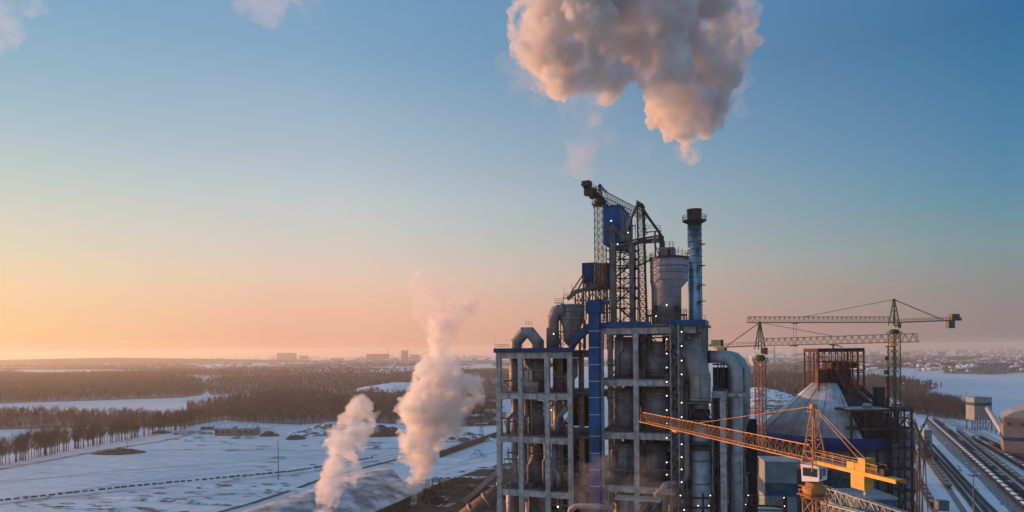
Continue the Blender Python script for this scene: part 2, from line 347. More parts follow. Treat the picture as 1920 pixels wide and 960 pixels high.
# ------------------------------------------------------------------ woods and trees
BARK = mat("bark", (.085, .062, .05), .95, var=.3, scale=.4)
TWIG = mat("twigs", (.125, .078, .052), .95, var=.45, scale=.03)
TWIGD = mat("twigs_dark", (.055, .045, .042), .95, var=.4, scale=.03)
def inside(p, poly):
    c = False; n = len(poly); j = n-1
    for i in range(n):
        a, b = poly[i], poly[j]
        if (a.y > p[1]) != (b.y > p[1]) and p[0] < (b.x-a.x)*(p[1]-a.y)/(b.y-a.y)+a.x: c = not c
        j = i
    return c
def wood(name, pts, spacing, h, m, label, nt=18, wide=.45, seed=1, gaps=.0, floor=True, trunks=True, flr=None):
    "a mass of bare trees: each one a stem and a fan of twigs"
    rs = np.random.RandomState(seed); P = pts
    xs = [p.x for p in P]; ys = [p.y for p in P]
    n = int((max(xs)-min(xs))*(max(ys)-min(ys))/spacing**2)
    cand = np.stack([rs.uniform(min(xs), max(xs), n), rs.uniform(min(ys), max(ys), n)], 1)
    C = np.array([c for c in cand if inside((c[0]+noise.noise(Vector((c[0]*.02,c[1]*.02,0)))*25, c[1]+noise.noise(Vector((c[0]*.02,c[1]*.02,7)))*25), P)
                  and noise.noise(Vector((c[0]*.012, c[1]*.006, seed))) > -1+gaps])
    if len(C) == 0: return None
    k = len(C); H = h*rs.uniform(.65, 1.15, k)*(1+.18*np.array([noise.noise(Vector((c[0]*.015, c[1]*.015, 3))) for c in C]))
    V = []; 
    def tri(base, tip, w, ang):
        o = np.stack([np.cos(ang), np.sin(ang), np.zeros_like(ang)], 1)*(w/2)[:, None]
        V.append(np.stack([base-o, base+o, tip], 1).reshape(-1, 3))
    b0 = np.concatenate([C, np.zeros((k, 1))], 1)
    if trunks:
        top = b0.copy(); top[:, 2] = H*.9
        for a in (0, 1.57): tri(b0, top, np.full(k, wide*1.1), np.full(k, a))
    for i in range(nt):
        zb = H*rs.uniform(.18, .75, k); az = rs.uniform(0, 6.28, k); L = H*rs.uniform(.18, .38, k)
        r0 = H*rs.uniform(0, .10, k); rr = H*rs.uniform(.06, .24, k)
        bs = b0+np.stack([np.cos(az)*r0, np.sin(az)*r0, zb], 1)
        tp = b0+np.stack([np.cos(az)*(r0+rr), np.sin(az)*(r0+rr), np.minimum(zb+L, H*1.02)], 1)
        tri(bs, tp, wide*rs.uniform(.6, 1.6, k), rs.uniform(0, 3.14, k))
    V = np.concatenate(V); nf = len(V)//3
    me = bpy.data.meshes.new(name); me.vertices.add(len(V)); me.vertices.foreach_set('co', V.ravel())
    me.loops.add(nf*3); me.loops.foreach_set('vertex_index', np.arange(nf*3)); me.polygons.add(nf)
    me.polygons.foreach_set('loop_start', np.arange(0, nf*3, 3)); me.polygons.foreach_set('loop_total', np.full(nf, 3))
    me.update(); me.materials.append(m)
    o = bpy.data.objects.new(name, me); COL.objects.link(o); tag(o, label, 'wood', kind='stuff')
    if floor: poly_sheet("forest_floor", P, flr or .25, WOODFLOOR, jag=18, step=45)
    print("WOOD", name, k, nf)
    return o
G = lambda *a: [gr(x, y) for x, y in a]
wood("bare_wood", G((-260,762),(0,757),(180,751),(340,746),(378,741),(392,728),(375,713),(320,704),(200,702),(0,703),(-260,703)), 13, 15, TWIG, "brown bare wood beyond the long snow field at the left", 36, .42, seed=2, trunks=False)
wood("bare_wood", G((345,800),(420,788),(500,794),(560,796),(640,792),(760,796),(935,792),(940,752),(800,748),(700,752),(590,742),(540,737),(470,742),(420,752),(350,768)), 8, 16, TWIG, "brown bare wood behind the yard and the pink shed", 34, .32, seed=3, trunks=False)
wood("bare_wood", G((392,741),(540,736),(600,741),(700,750),(820,746),(940,750),(1010,740),(1000,700),(930,693),(800,699),(690,702),(560,703),(420,706),(385,714)), 14, 14, TWIG, "far brown bare wood reaching back from the yard towards the city", 32, .42, seed=4, gaps=.66, trunks=False)
wood("bare_wood", G((-200,808),(0,806),(120,803),(260,800),(345,800),(345,783),(250,779),(120,777),(0,775),(-200,774)), 8, 14, TWIG, "low brown tree belt along the near edge of the snow field", 30, .34, seed=5, gaps=.55)
wood("bare_wood", G((1340,742),(1500,745),(1640,748),(1720,742),(1760,728),(1690,711),(1560,704),(1440,700),(1340,702)), 15, 17, TWIGD, "dark bare wood behind the cone roofed store", 18, .9, seed=6, flr=.3)
wood("bare_wood", G((1690,764),(1720,776),(1770,784),(1815,789),(1828,786),(1822,774),(1790,758),(1740,749),(1690,747)), 7.5, 19, TWIGD, "dark bare wood between the rail yard and the right snow field", 40, .42, seed=7, flr=.35)
# strips of wood and scrub across the far plain
rs = random.Random(5)
for i in range(42):
    y = 674+26*rs.random()**1.4
    x = rs.uniform(-150, 2050) ; w = rs.uniform(90, 420); hh = rs.uniform(1.5, 5)*(y-655)/25
    if 930 < x < 1300: continue
    y -= (x-960)*math.tan(ROLL)*1.0
    wood("far_tree_belt", [gr(x, y+hh), gr(x+w*.5, y+hh*1.3), gr(x+w, y+hh*.5), gr(x+w*.9, y-hh*.6), gr(x+w*.4, y-hh), gr(x, y-hh*.3)], 34, rs.uniform(9, 15), TWIG if x < 1000 else TWIGD,
         "thin strip of bare trees far out on the plain", 8, 3.2, seed=20+i, floor=(i%2 == 0), trunks=False, flr=.5+i*.06)
def tree_mesh(seed, H=17, spread=.26, fine=700):
    rnd = random.Random(seed); t = MB(); c = MB()
    tips = []
    bend = Vector((rnd.uniform(-.5,.5), rnd.uniform(-.5,.5), 0))
    trunk = [Vector((0,0,-.3)), Vector((0,0,H*.22))+bend*.3, Vector((0,0,H*.5))+bend, Vector((0,0,H*.8))+bend*.6]
    t.tube(trunk, [.30,.24,.15,.05], 6)
    for i in range(rnd.randint(11, 15)):
        z = H*rnd.uniform(.22, .74); a = i*2.4+rnd.uniform(-.5,.5); L = H*rnd.uniform(.2,.36)*(1.15-z/H*.5)
        b = Vector((0,0,z))+bend*(z/H); d = Vector((math.cos(a)*rnd.uniform(.45,.8), math.sin(a)*rnd.uniform(.45,.8), rnd.uniform(.7,1.1))).normalized()
        m_ = b+d*L*.5; e = m_+(d+Vector((0,0,.35))).normalized()*L*.55
        t.tube([b, m_, e], [.11,.07,.02], 4, smooth=False); tips += [(b.lerp(m_, .6), L), (m_, L), (m_.lerp(e, .5), L), (e, L*.7)]
    tips += [(trunk[-1], H*.25), (trunk[2], H*.3), (trunk[-1]*.9, H*.25)]
    vs = []; fs = []
    for i in range(fine):
        p, L = rnd.choice(tips); q = p+Vector((rnd.gauss(0,.5), rnd.gauss(0,.5), rnd.gauss(0,.5)))
        d = Vector((rnd.gauss(0,1)+(p.x-bend.x)*.25, rnd.gauss(0,1)+(p.y-bend.y)*.25, rnd.uniform(.3,2.6))).normalized()
        l = L*rnd.uniform(.25,.6); s_ = d.cross(Vector((rnd.random(), rnd.random(), .1))).normalized()*rnd.uniform(.025,.055)
        k = len(vs); vs += [q-s_, q+s_, q+d*l]; fs.append((k, k+1, k+2))
    c.add(vs, fs)
    return t, c
protos = []
def tree_group(name, line, n, width, group, label, cat, mt, hs=(.8, 1.25), seed=0, Hp=17):
    rnd = random.Random(seed)
    seglen = [(b-a).length for a, b in zip(line, line[1:])]; tot = sum(seglen)
    pr = []
    for k in range(5):
        th = thing(name, label, cat, (0,0,0), group)
        t, c = tree_mesh(seed*10+k, Hp); t.build("trunk", BARK, th); c.build("crown", mt, th); pr.append(th)
    for i in range(n):
        u = (i+.5+rnd.uniform(-.45,.45))/n*tot; k = 0
        while k < len(seglen)-1 and u > seglen[k]: u -= seglen[k]; k += 1
        p = line[k].lerp(line[k+1], u/seglen[k]); off = rnd.uniform(-1, 1)*width
        p = p+Vector((rnd.uniform(-2,2), off, 0)); p.z = -.05
        if i < 5: o = pr[i]; o.location = p; o.rotation_euler = (0,0,rnd.uniform(0,6.28)); o.scale = (rnd.uniform(*hs),)*3
        else: o = copy_thing(pr[i%5], p, rnd.uniform(0,6.28), rnd.uniform(*hs))
tree_group("bare_tree", G((-60,884),(0,872),(60,860),(120,846),(190,833),(260,820),(330,808),(352,802)), 190, 26, "bare trees in the long row beside the lane", "tall thin bare tree standing in the long row beside the snowy lane", "tree", TWIG, seed=1, Hp=23)
tree_group("bare_tree", G((350,800),(430,791),(500,797),(600,797),(650,795)), 44, 8, "bare trees on the wood's edge behind the pink shed", "bare tree on the edge of the wood behind the pink shed", "tree", TWIG, seed=2, Hp=19)
tree_group("bare_tree", G((1698,768),(1722,779),(1770,787),(1822,792),(1828,782)), 30, 6, "dark bare trees at the rail yard's edge", "dark bare tree at the wood's edge beside the rail yard", "tree", TWIGD, seed=3, Hp=20)
tree_group("bare_tree", G((695,745),(712,752)), 2, 4, "two bare trees before the small snowy heap", "bare tree standing tall before the small snowy spoil heap", "tree", TWIG, hs=(1.3,1.5), seed=4, Hp=20)
# ------------------------------------------------------------------ lanes, fields, soil, heaps
def strip(name, pts, w, z, m, kind='structure', label=None, cat=None):
    b = MB(); vs = []
    for i, p in enumerate(pts):
        d = (pts[min(i+1, len(pts)-1)]-pts[max(i-1, 0)]).normalized(); s_ = Vector((-d.y, d.x, 0))*w/2
        vs += [(p.x-s_.x, p.y-s_.y, z), (p.x+s_.x, p.y+s_.y, z)]
    b.add(vs, [(2*i, 2*i+1, 2*i+3, 2*i+2)[::-1] for i in range(len(pts)-1)])
    return b.build(name, m, kind=kind, label=label, cat=cat)
LANE = mat("trodden_lane", (.40, .37, .35), .9, var=.5, scale=.08)
SNOWD = mat("dirty_snow", (.50, .50, .53), .9, var=.5, scale=.12, col2=(.22,.19,.18), bump=.5)
SLUSH = mat("slush_road", (.20, .195, .20), .6, var=.4, scale=.07, col2=(.6,.62,.66))
SNOWP = mat("clean_snow", (.78, .80, .84), .8, var=.12, scale=.2, bump=.3)
strip("lane", G((-80,895),(0,880),(100,862),(200,843),(300,828),(345,818),(380,806),(440,800)), 9, .05, LANE)
strip("road", G((-60,953),(0,946),(120,932),(260,918),(400,905),(540,892),(640,876),(740,858),(840,838),(935,815)), 5.5, .06, SLUSH)
strip("road", G((-60,905),(80,897),(240,887),(420,877),(520,872)), 1.6, .05, SLUSH)
strip("road", G((280,844),(420,843),(560,845),(700,843),(760,840)), 4, .05, SLUSH)
for q_ in ([(0,905),(200,884),(420,868),(640,850)],[(60,930),(260,903),(480,880)],[(420,905),(600,880),(740,852)],[(300,935),(460,925),(520,938)],[(560,858),(640,862),(720,848)],[(830,880),(880,868),(935,862)],[(640,905),(700,890),(740,880)]):
    for d_ in (0, 1.2): strip("tyre_track", G(*[(x, y+d_) for x, y in q_]), .95, .055+d_*.004, SLUSH)
for k in range(4): strip("track_bed", G((440,846+k*4),(560,848+k*5),(700,846+k*4),(790,838+k*3)), .9, .05, SLUSH)
strip("track_bed", G((820,905),(860,893),(930,876),(1000,860)), 4, .07, SLUSH)
strip("track_bed", G((860,868),(900,855),(930,848),(990,838)), 3, .07, SLUSH)
poly_sheet("bare_soil", G((735,975),(765,930),(820,908),(870,890),(935,870),(1100,850),(1400,880),(1500,990),(1100,1100)), .09, SOIL, jag=7, step=12)
poly_sheet("bare_soil", G((1380,800),(1500,790),(1680,800),(1722,850),(1716,1000),(1300,1100),(1200,900)), .09, SOIL, jag=6, step=14)
SPECK = mat("frozen_mud", (.13,.105,.085), .95, var=.5, scale=.3, col2=(.5,.5,.52))
rnd = random.Random(3)
for i in range(90):
    x = rnd.uniform(430, 740); y = rnd.uniform(858, 905)-(x-430)*.03
    if i > 24: x = rnd.uniform(20, 620); y = rnd.uniform(930, 958)-(x/620)*rnd.uniform(18, 42)
    if i > 74: x, y = rnd.uniform(300, 700), rnd.uniform(818, 850)
    w = rnd.uniform(5, 16); h_ = rnd.uniform(.7, 1.8)
    poly_sheet("mud_patch", G((x-w,y),(x-w*.4,y-h_),(x+w*.5,y-h_*.8),(x+w,y),(x+w*.3,y+h_),(x-w*.5,y+h_*.7)), .10+i*.003, SPECK if i%3 else SNOWD, jag=2.2, step=2)
def heap(name, c, rx, ry, h, m, label, cat, rot=0, seed=0, n=56, rough=.35, terr=0, sharp=1.0, m2=None):
    b = MB(); vs = []; nr = n//2
    for j in range(nr+1):
        for i in range(n):
            r = j/nr; a = 2*math.pi*i/n
            k = 1+.22*noise.noise(Vector((math.cos(a)*1.3, math.sin(a)*1.3, seed)))+.1*noise.noise(Vector((math.cos(a)*4, math.sin(a)*4, seed)))
            x = rx*r*k*math.cos(a); y = ry*r*k*math.sin(a)
            z = h*(1-r**1.6)**sharp
            q = Vector((x*9/rx, y*9/ry, seed*3.1))
            z += h*rough*(noise.noise(q*.35)+.5*noise.noise(q*.9)+.25*noise.noise(q*2.3))*(1-r)**.5
            if terr: z = (math.floor(z/terr)+min(1, (z/terr-math.floor(z/terr))*2.2))*terr
            z = max(-.3, z) if r < .98 else -.4
            vs.append((c[0]+x*math.cos(rot)-y*math.sin(rot), c[1]+x*math.sin(rot)+y*math.cos(rot), z))
    b.add(vs, [(j*n+i, j*n+(i+1)%n, (j+1)*n+(i+1)%n, (j+1)*n+i)[::-1] for j in range(nr) for i in range(n)], terr == 0)
    return b.build(name, m, label=label, cat=cat)
def heap_mat(name, c1, c2, lo=.42, hi=.58, sc=.12):
    "snow lies on the flatter slopes, soil shows on the steep ones"
    m = mat(name, c1, .9, col2=c2, scale=sc, bump=.6, detail=9); n = m.node_tree.nodes; l = m.node_tree.links
    mx = [k for k in n if k.type == 'MIX'][0]; mr = [k for k in n if k.type == 'MAP_RANGE'][0]; nz = [k for k in n if k.type == 'TEX_NOISE'][0]
    geo = [k for k in n if k.type == 'NEW_GEOMETRY'][0]
    sp = n.new("ShaderNodeSeparateXYZ"); l.new(geo.outputs['Normal'], sp.inputs[0])
    a = n.new("ShaderNodeMath"); a.operation = 'MULTIPLY_ADD'; a.inputs[1].default_value = -.9; l.new(sp.outputs[2], a.inputs[0]); 
    a2 = n.new("ShaderNodeMath"); a2.operation = 'ADD'; a.inputs[2].default_value = .82; l.new(a.outputs[0], a2.inputs[0]); l.new(nz.outputs[0], a2.inputs[1])
    l.new(a2.outputs[0], mr.inputs[0]); mr.inputs[1].default_value = lo; mr.inputs[2].default_value = hi
    return m
HSN = heap_mat("snowy_heap", (.74,.76,.80), (.16,.13,.11), .50, .66)
HSD = heap_mat("soil_heap", (.55,.55,.57), (.075,.052,.04), .33, .47)
HDK = mat("dark_soil_heap", (.085,.06,.045), .95, var=.5, scale=.3, bump=.8, detail=8)
def hp(name, px, py, rx, ry, h, m, label, **k): return heap(name, gr(px, py), rx, ry, h, m, label, 'heap', **k)
hp("soil_heap", 222, 849, 27, 14, 3.6, HDK, "low wide heap of dark soil alone on the open snow field", seed=3, rough=.55)
hp("soil_heap", 505, 817, 12, 9, 5, HSD, "soil heap just right of the pink shed", seed=5)
hp("soil_heap", 556, 823, 12, 9, 4.5, HDK, "rounded dark soil heap behind the lone tall pole", seed=6)
hp("snow_heap", 585, 815, 32, 16, 7, HSN, "long snowy bank between the dark soil heap and the short steam plume", seed=7)
hp("snow_heap", 620, 806, 28, 14, 9, HSN, "high snowy bank on the near edge of the wood", seed=9)
hp("soil_heap", 715, 816, 34, 17, 9, HSD, "soil bank streaked with snow between the two steam plumes", seed=10, rough=.5)
hp("snow_heap", 690, 838, 42, 12, 4.5, HSN, "furrowed snow slope below the streaked soil bank", seed=11, rough=.5)
hp("snow_heap", 875, 826, 30, 14, 7, HSN, "furrowed snow heap right of the tall steam plume", seed=12, rough=.5)
hp("soil_heap", 303, 812, 13, 7, 3.2, HSD, "brown bushy soil heap left of the pink shed's yard", seed=13)
hp("snow_heap", 372, 826, 22, 9, 2.6, HSN, "low snow heap in front of the pink shed", seed=14)
hp("snow_heap", 420, 832, 12, 6, 2, HSN, "small furrowed snow heap near the pink shed's corner", seed=15)
hp("snow_heap", 455, 822, 16, 6, 2.6, SNOWD, "dirty snow ridge right below the pink shed", seed=16)
hp("soil_heap", 830, 915, 13, 5, 2.4, HDK, "dark soil heap at the edge of the bare ground behind the steam vent", seed=17, rough=.6)
hp("soil_heap", 870, 905, 19, 6, 3.0, HDK, "long dark soil heap on the bare ground left of the concrete tower", seed=18, rough=.6)
heap("snowy_hill", gr(752, 735), 115, 70, 21, HSN, "small flat topped snowy spoil heap among the bare woods", 'spoil heap', seed=21, rough=.12, terr=0, sharp=.6)
heap("snowy_hill", gr(1418, 765), 78, 110, 30, HSN, "big terraced snowy spoil heap behind the rust coloured crane mast", 'spoil heap', seed=22, rough=.12, terr=3.0, sharp=.8, n=80)
hp("snow_heap", 240, 957, 60, 5.5, 1.7, HSN, "long rough snow windrow below the slushy road", seed=25, rough=.7, rot=R(-14))
hp("snow_heap", 330, 940, 55, 6, 1.9, HSN, "long rough snow windrow between road and railway, its middle part", seed=26, rough=.7, rot=R(-14))
hp("snow_heap", 470, 915, 55, 7, 1.7, HSN, "long rough snow windrow beside the lone tall pole", seed=27, rough=.7, rot=R(-14))
# kerb of dark tyres/blocks along the road
BLK = mat("dark_block", (.035,.033,.035), .9)
blk = MB()
blk.box(-1.9, 1.9, -.5, .5, 0, .75); blk.box(-1.8, 1.8, -.35, .35, .75, .95)
b0 = blk.build("kerb_block", BLK, label="dark concrete block lying in the line along the slushy road", cat="barrier block", group="dark blocks along the slushy road")
ln = G((-10,940),(120,926),(260,911),(400,898),(540,885),(620,873),(700,858))
segs = [(a, b, (b-a).length) for a, b in zip(ln, ln[1:])]; tot = sum(s_[2] for s_ in segs)
nblk = 58
for i in range(nblk):
    u = (i+.5)/nblk*tot
    for a, b, L in segs:
        if u <= L: break
        u -= L
    p = a.lerp(b, min(1, u/L)); o = b0 if i == 0 else b0.copy()
    if i: COL.objects.link(o)
    o.location = p+Vector((rnd.uniform(-.4,.4), rnd.uniform(-.6,.6), 0)); o.rotation_euler = (0,0,math.atan2((b-a).y,(b-a).x)+rnd.uniform(-.12,.12)); o.scale = (rnd.uniform(.7,1.1),1,rnd.uniform(.8,1.2))
# railways: bed, two rails, sleepers
STEEL = mat("rail_steel", (.06,.055,.055), .5, metal=.3); BED = mat("ballast", (.12,.11,.11), .95, var=.5, scale=.5, col2=(.35,.36,.38))
SLP = mat("sleeper", (.07,.06,.055), .9)
def railway(pts, z=.12, w=3.4, label=None, sleepers=True):
    strip("track_bed", pts, w, z, BED)
    t = thing("railway_track", label, "railway track", pts[0])
    for s_ in (-.76, .76):
        b = MB()
        for i in range(len(pts)-1):
            d = (pts[i+1]-pts[i]).normalized(); n_ = Vector((-d.y, d.x, 0))*s_; up = Vector((0,0,z+.28))
            b.bar(pts[i]+n_+up, pts[i+1]+n_+up, .14, .18)
        b.build("rail", STEEL, t)
    if sleepers:
        b = MB()
        for a, c in zip(pts, pts[1:]):
            d = (c-a).normalized(); n_ = Vector((-d.y, d.x, 0)); L = (c-a).length
            for i in range(int(L/1.6)):
                p = a+d*(i*1.6+.5)+Vector((0,0,z+.1)); b.bar(p-n_*1.3, p+n_*1.3, .28, .18)
        b.build("sleepers", SLP, t)
    return t
railway(G((385,968),(470,945),(560,915),(600,900),(680,878),(760,858)), label="single dark railway track running between snow bank and long hangar roof", z=.2, w=4.5)
# ------------------------------------------------------------------ plant materials
CONC = mat("concrete", (.45,.42,.385), .85, var=.35, scale=.9, streak=.75, dirt=(.16,.13,.11), bump=.15)
CONCD = mat("dark_concrete", (.20,.19,.18), .9, var=.4, scale=.3, streak=.5, dirt=(.08,.07,.06))
BLUE = mat("blue_sheet", (.006,.075,.21), .5, var=.45, scale=.2, streak=.35, dirt=(.02,.05,.13))
BLUED = mat("dark_blue_sheet", (.008,.045,.15), .55, var=.4, scale=.3, streak=.4, dirt=(.04,.035,.04))
VESS = mat("vessel_steel", (.30,.295,.29), .6, metal=.3, var=.35, scale=.3, streak=.5, dirt=(.07,.055,.045))
DUCT = mat("duct_steel", (.30,.275,.26), .6, metal=.2, var=.3, scale=.5, streak=.5, dirt=(.12,.09,.075))
GALV = mat("galvanised", (.36,.39,.39), .5, metal=.4, var=.25, scale=.5, streak=.4, dirt=(.13,.15,.16))
STK = mat("chimney_steel", (.45,.54,.57), .32, metal=.8, var=.3, scale=.25, streak=.45, dirt=(.08,.17,.22))
DARK = mat("dark_steel", (.055,.05,.05), .7, var=.4, scale=.7)
MIDS = mat("painted_steel", (.16,.15,.145), .65, var=.4, scale=.6)
RUST = mat("rusty_steel", (.13,.05,.028), .85, var=.5, scale=.6, col2=(.07,.03,.02))
RUSTD = mat("dark_rust", (.075,.034,.022), .85, var=.5, scale=.5, col2=(.03,.018,.014))
BLK2 = mat("shadowed_lining", (.03,.027,.026), .9, var=.4)  # near-black; carries the bays' shade on the tower's rear panels
YEL = mat("crane_yellow", (.62,.32,.05), .5, var=.25, scale=.8, streak=.3, dirt=(.35,.16,.03))
ORG = mat("crane_orange", (.44,.21,.07), .6, var=.35, scale=.6, col2=(.34,.16,.06))
OLIVE = mat("crane_olive", (.115,.108,.06), .6, var=.3, scale=.4)
GREEN = mat("crane_green", (.04,.10,.05), .6, var=.3, scale=.4)
WHITE = mat("white_paint", (.74,.74,.72), .5, var=.12, scale=1.0, streak=.2, dirt=(.4,.36,.32))
GLASS = mat("dark_glass", (.02,.025,.03), .12, var=.1, spec=.6)
SILOC = mat("silo_wall", (.36,.335,.345), .75, var=.22, scale=.25, streak=.3, dirt=(.2,.18,.18))
LITE = mat("lamp_light", (1,.95,.8), emit=((1,.88,.66), 3.5))
WARM = mat("warm_light", (1,.6,.2), emit=((1,.62,.15), 6.0))
# ------------------------------------------------------------------ tower frame of reference
YAW = R(20)
TU = Vector((math.cos(YAW), -math.sin(YAW), 0)); TV = Vector((math.sin(YAW), math.cos(YAW), 0))
P0 = at(1125, 700, 150); P0.z = 0
TM = Matrix(((TU.x, TV.x, 0, P0.x), (TU.y, TV.y, 0, P0.y), (0,0,1,0), (0,0,0,1)))
def L(s, v, z): return P0+TU*s+TV*v+Vector((0,0,z))
def lp(px, py, v):
    "pixel -> (s, z) on the plane v metres behind the tower's front"
    d = at(px, py, 1.0)-Vector((0,0,HC)); D = (v+P0.dot(TV))/d.dot(TV); p = Vector((0,0,HC))+d*D
    return (p-P0).dot(TU), p.z
def wp(px, py, v): s, z = lp(px, py, v); return L(s, v, z)
def tbox(b, x0, x1, v0, v1, z0, z1): return b.box(x0, x1, v0, v1, z0, z1, TM)
def pbox(b, px0, py0, px1, py1, v, depth):
    "front face spans the pixels; goes depth metres back"
    s0, z1 = lp(px0, py0, v); s1, z0 = lp(px1, py1, v)
    return tbox(b, s0, s1, v, v+depth, z0, z1)
def S(px, v=0, py=700): return lp(px, py, v)[0]
CW = .55
LS = [S(934), S(975), S(1025), S(1068)]; RS = [S(1126), S(1192), S(1276)]; RE = S(1310)
ZL = [89.7, 80.4, 70.4, 58.2, 46.0, 34.0, 22.0, 10.0]; ZR = [94.9, 83.6, 72.1, 60.5, 49.0, 37.5, 26.0, 14.0]
VD = [0, 10, 20]
tower = thing("preheater_tower", "tall open concrete tower full of vessels, blue bands along its two roof edges", "industrial tower", L(0,0,0))
def frame(ss, zs, top, skip=None):
    for v in VD:
        for s_ in ss:
            if s_ == skip and v == 0: continue
            b = MB(); tbox(b, s_-CW, s_+CW, v, v+1.1, 0, top)
            for z in zs: tbox(b, s_-CW-.06, s_+CW+.06, v-.06, v+1.16, z-2.2, z-2.05)
            b.build("column", CONC, tower)
    for i, z in enumerate(zs):
        for v in VD:
            b = MB()
            for a, c in zip(ss, ss[1:]):
                if c == skip and v == 0 and i: continue
                tbox(b, a+CW+.005, c-CW-.005, v+.1, v+1.0, z-1.35, z-.02)
            b.build("beam", CONC, tower)
        b = MB()
        tbox(b, ss[0]-CW*.9, ss[-1]+CW*.9, .25, 21.1, z, z+.22)
        for s_ in ss:
            for v in (0, 10): tbox(b, s_-.3, s_+.3, v+1.11, v+9.99, z-1.2, z-.015)
        b.build("floor_slab", CONCD, tower)
    for z in zs[1:6]:
        for a, c in zip(ss, ss[1:]):
            if c != skip: MB().rail([L(a+CW, .35, z+.22), L(c-CW, .35, z+.22)], 1.1, 1.3, .07).build("railing", DARK, tower)
frame(LS, ZL, 89.75); frame(RS+[RE], ZR, 94.95, skip=RE)
# linking bay between the blocks
b = MB()
for z in (80.4, 70.4, 58.2, 46, 34):
    tbox(b, LS[-1]+CW+.01, RS[0]-CW-.01, 4, 20, z-.3, z+.1); tbox(b, LS[-1]+CW+.01, RS[0]-CW-.01, 10.1, 10.9, z-1.2, z-.31)
b.build("link_floor", CONCD, tower)
b = MB(); pbox(b, 1085, 640, 1091, 960, 10, .9); tbox(b, S(1098), S(1102), 14, 15, 0, 92); b.build("column", CONC, tower)
# roof-edge bands
b = MB(); tbox(b, LS[0]-.9, S(1078), -.5, -.25, 89.72, 90.75); tbox(b, LS[0]-.9, LS[0]-.65, -.24, 21.5, 89.72, 90.75); b.build("roof_band", BLUED, tower)
b = MB(); tbox(b, RS[0]-.2, S(1222), -.55, -.3, 95.05, 96.15); tbox(b, S(1252), S(1324), -1.6, -1.35, 95.1, 96.25); tbox(b, S(1324)-.25, S(1324), -1.34, 9, 95.1, 96.25)
b.build("roof_band", BLUE, tower)
b = MB(); tbox(b, LS[0]-.6, S(1085), -.2, 21.2, 89.93, 90.2); tbox(b, RS[0]-.5, S(1324)-.3, -.25, 21.2, 95.13, 95.6); tbox(b, S(1250), S(1324)-.3, -1.3, -.26, 95.13, 95.6); b.build("roof_slab", CONCD, tower)
b = MB(); b.rail([L(LS[0]-.5, 0, 90.75), L(S(955), 0, 90.75)], .9, 1.6, .05); b.rail([L(LS[0]-.5, 0, 90.7), L(LS[0]-.5, 20, 90.7)], .9, 2, .05); b.rail([L(RS[0], 0, 96.1), L(S(1324), 0, 96.2)], 1.0, 1.6, .06)
b.bar(L(LS[0]-.6, -.3, 90.7), L(LS[0]-.6, -.3, 92.6), .06); b.build("roof_railing", MIDS, tower)
# partial near-black panels behind, giving the bays their shade by colour, and cross bracing
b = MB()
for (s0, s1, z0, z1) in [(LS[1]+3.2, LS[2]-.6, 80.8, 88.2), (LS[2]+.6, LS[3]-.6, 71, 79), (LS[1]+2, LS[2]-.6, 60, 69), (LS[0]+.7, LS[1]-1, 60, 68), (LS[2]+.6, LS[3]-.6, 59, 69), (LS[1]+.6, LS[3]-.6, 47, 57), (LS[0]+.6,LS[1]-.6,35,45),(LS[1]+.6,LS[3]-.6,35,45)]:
    tbox(MB(), s0, s1, 20.4, 20.6, z0, z1).build("rear_shade_panel", BLK2, tower)
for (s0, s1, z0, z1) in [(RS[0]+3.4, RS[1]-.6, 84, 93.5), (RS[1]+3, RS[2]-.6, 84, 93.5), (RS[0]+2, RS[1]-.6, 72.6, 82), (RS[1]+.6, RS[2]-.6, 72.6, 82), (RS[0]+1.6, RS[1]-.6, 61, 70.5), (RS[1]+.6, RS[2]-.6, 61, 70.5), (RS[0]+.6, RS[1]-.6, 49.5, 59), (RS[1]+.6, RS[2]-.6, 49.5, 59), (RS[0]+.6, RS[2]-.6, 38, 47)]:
    tbox(MB(), s0, s1, 20.4, 20.6, z0, z1).build("rear_shade_panel", BLK2, tower)
rnd = random.Random(42)
def sec_beams(ss, zs):
    for i, (z, z2) in enumerate(zip(zs[:5], zs[1:6])):
        for j, (a, c) in enumerate(zip(ss, ss[1:])):
            for q in range(rnd.randint(1, 2)):
                b = MB(); zz = rnd.uniform(z2+2.5, z-2.2); v = rnd.uniform(.8, 5)
                tbox(b, a+CW, c-CW, v, v+.3, zz, zz+.35)
                b.rail([L(a+CW, v, zz+.35), L(c-CW, v, zz+.35)], 1.1, 1.5, .06)
                if rnd.random() < .7: b.bar(L(a+CW, v, zz), L(rnd.uniform(a, c), v, z2), .16)
                b.build("intermediate_beam", MIDS, tower)
            if rnd.random() < .7: MB().bar(L(a, 9.5, z2), L(c, 9.5, z-1), .25).build("brace", MIDS, tower)
            if rnd.random() < .7: MB().bar(L(c, 19.5, z2), L(a, 19.5, z-1), .25).build("brace", MIDS, tower)
sec_beams(LS, ZL); sec_beams(RS, ZR)
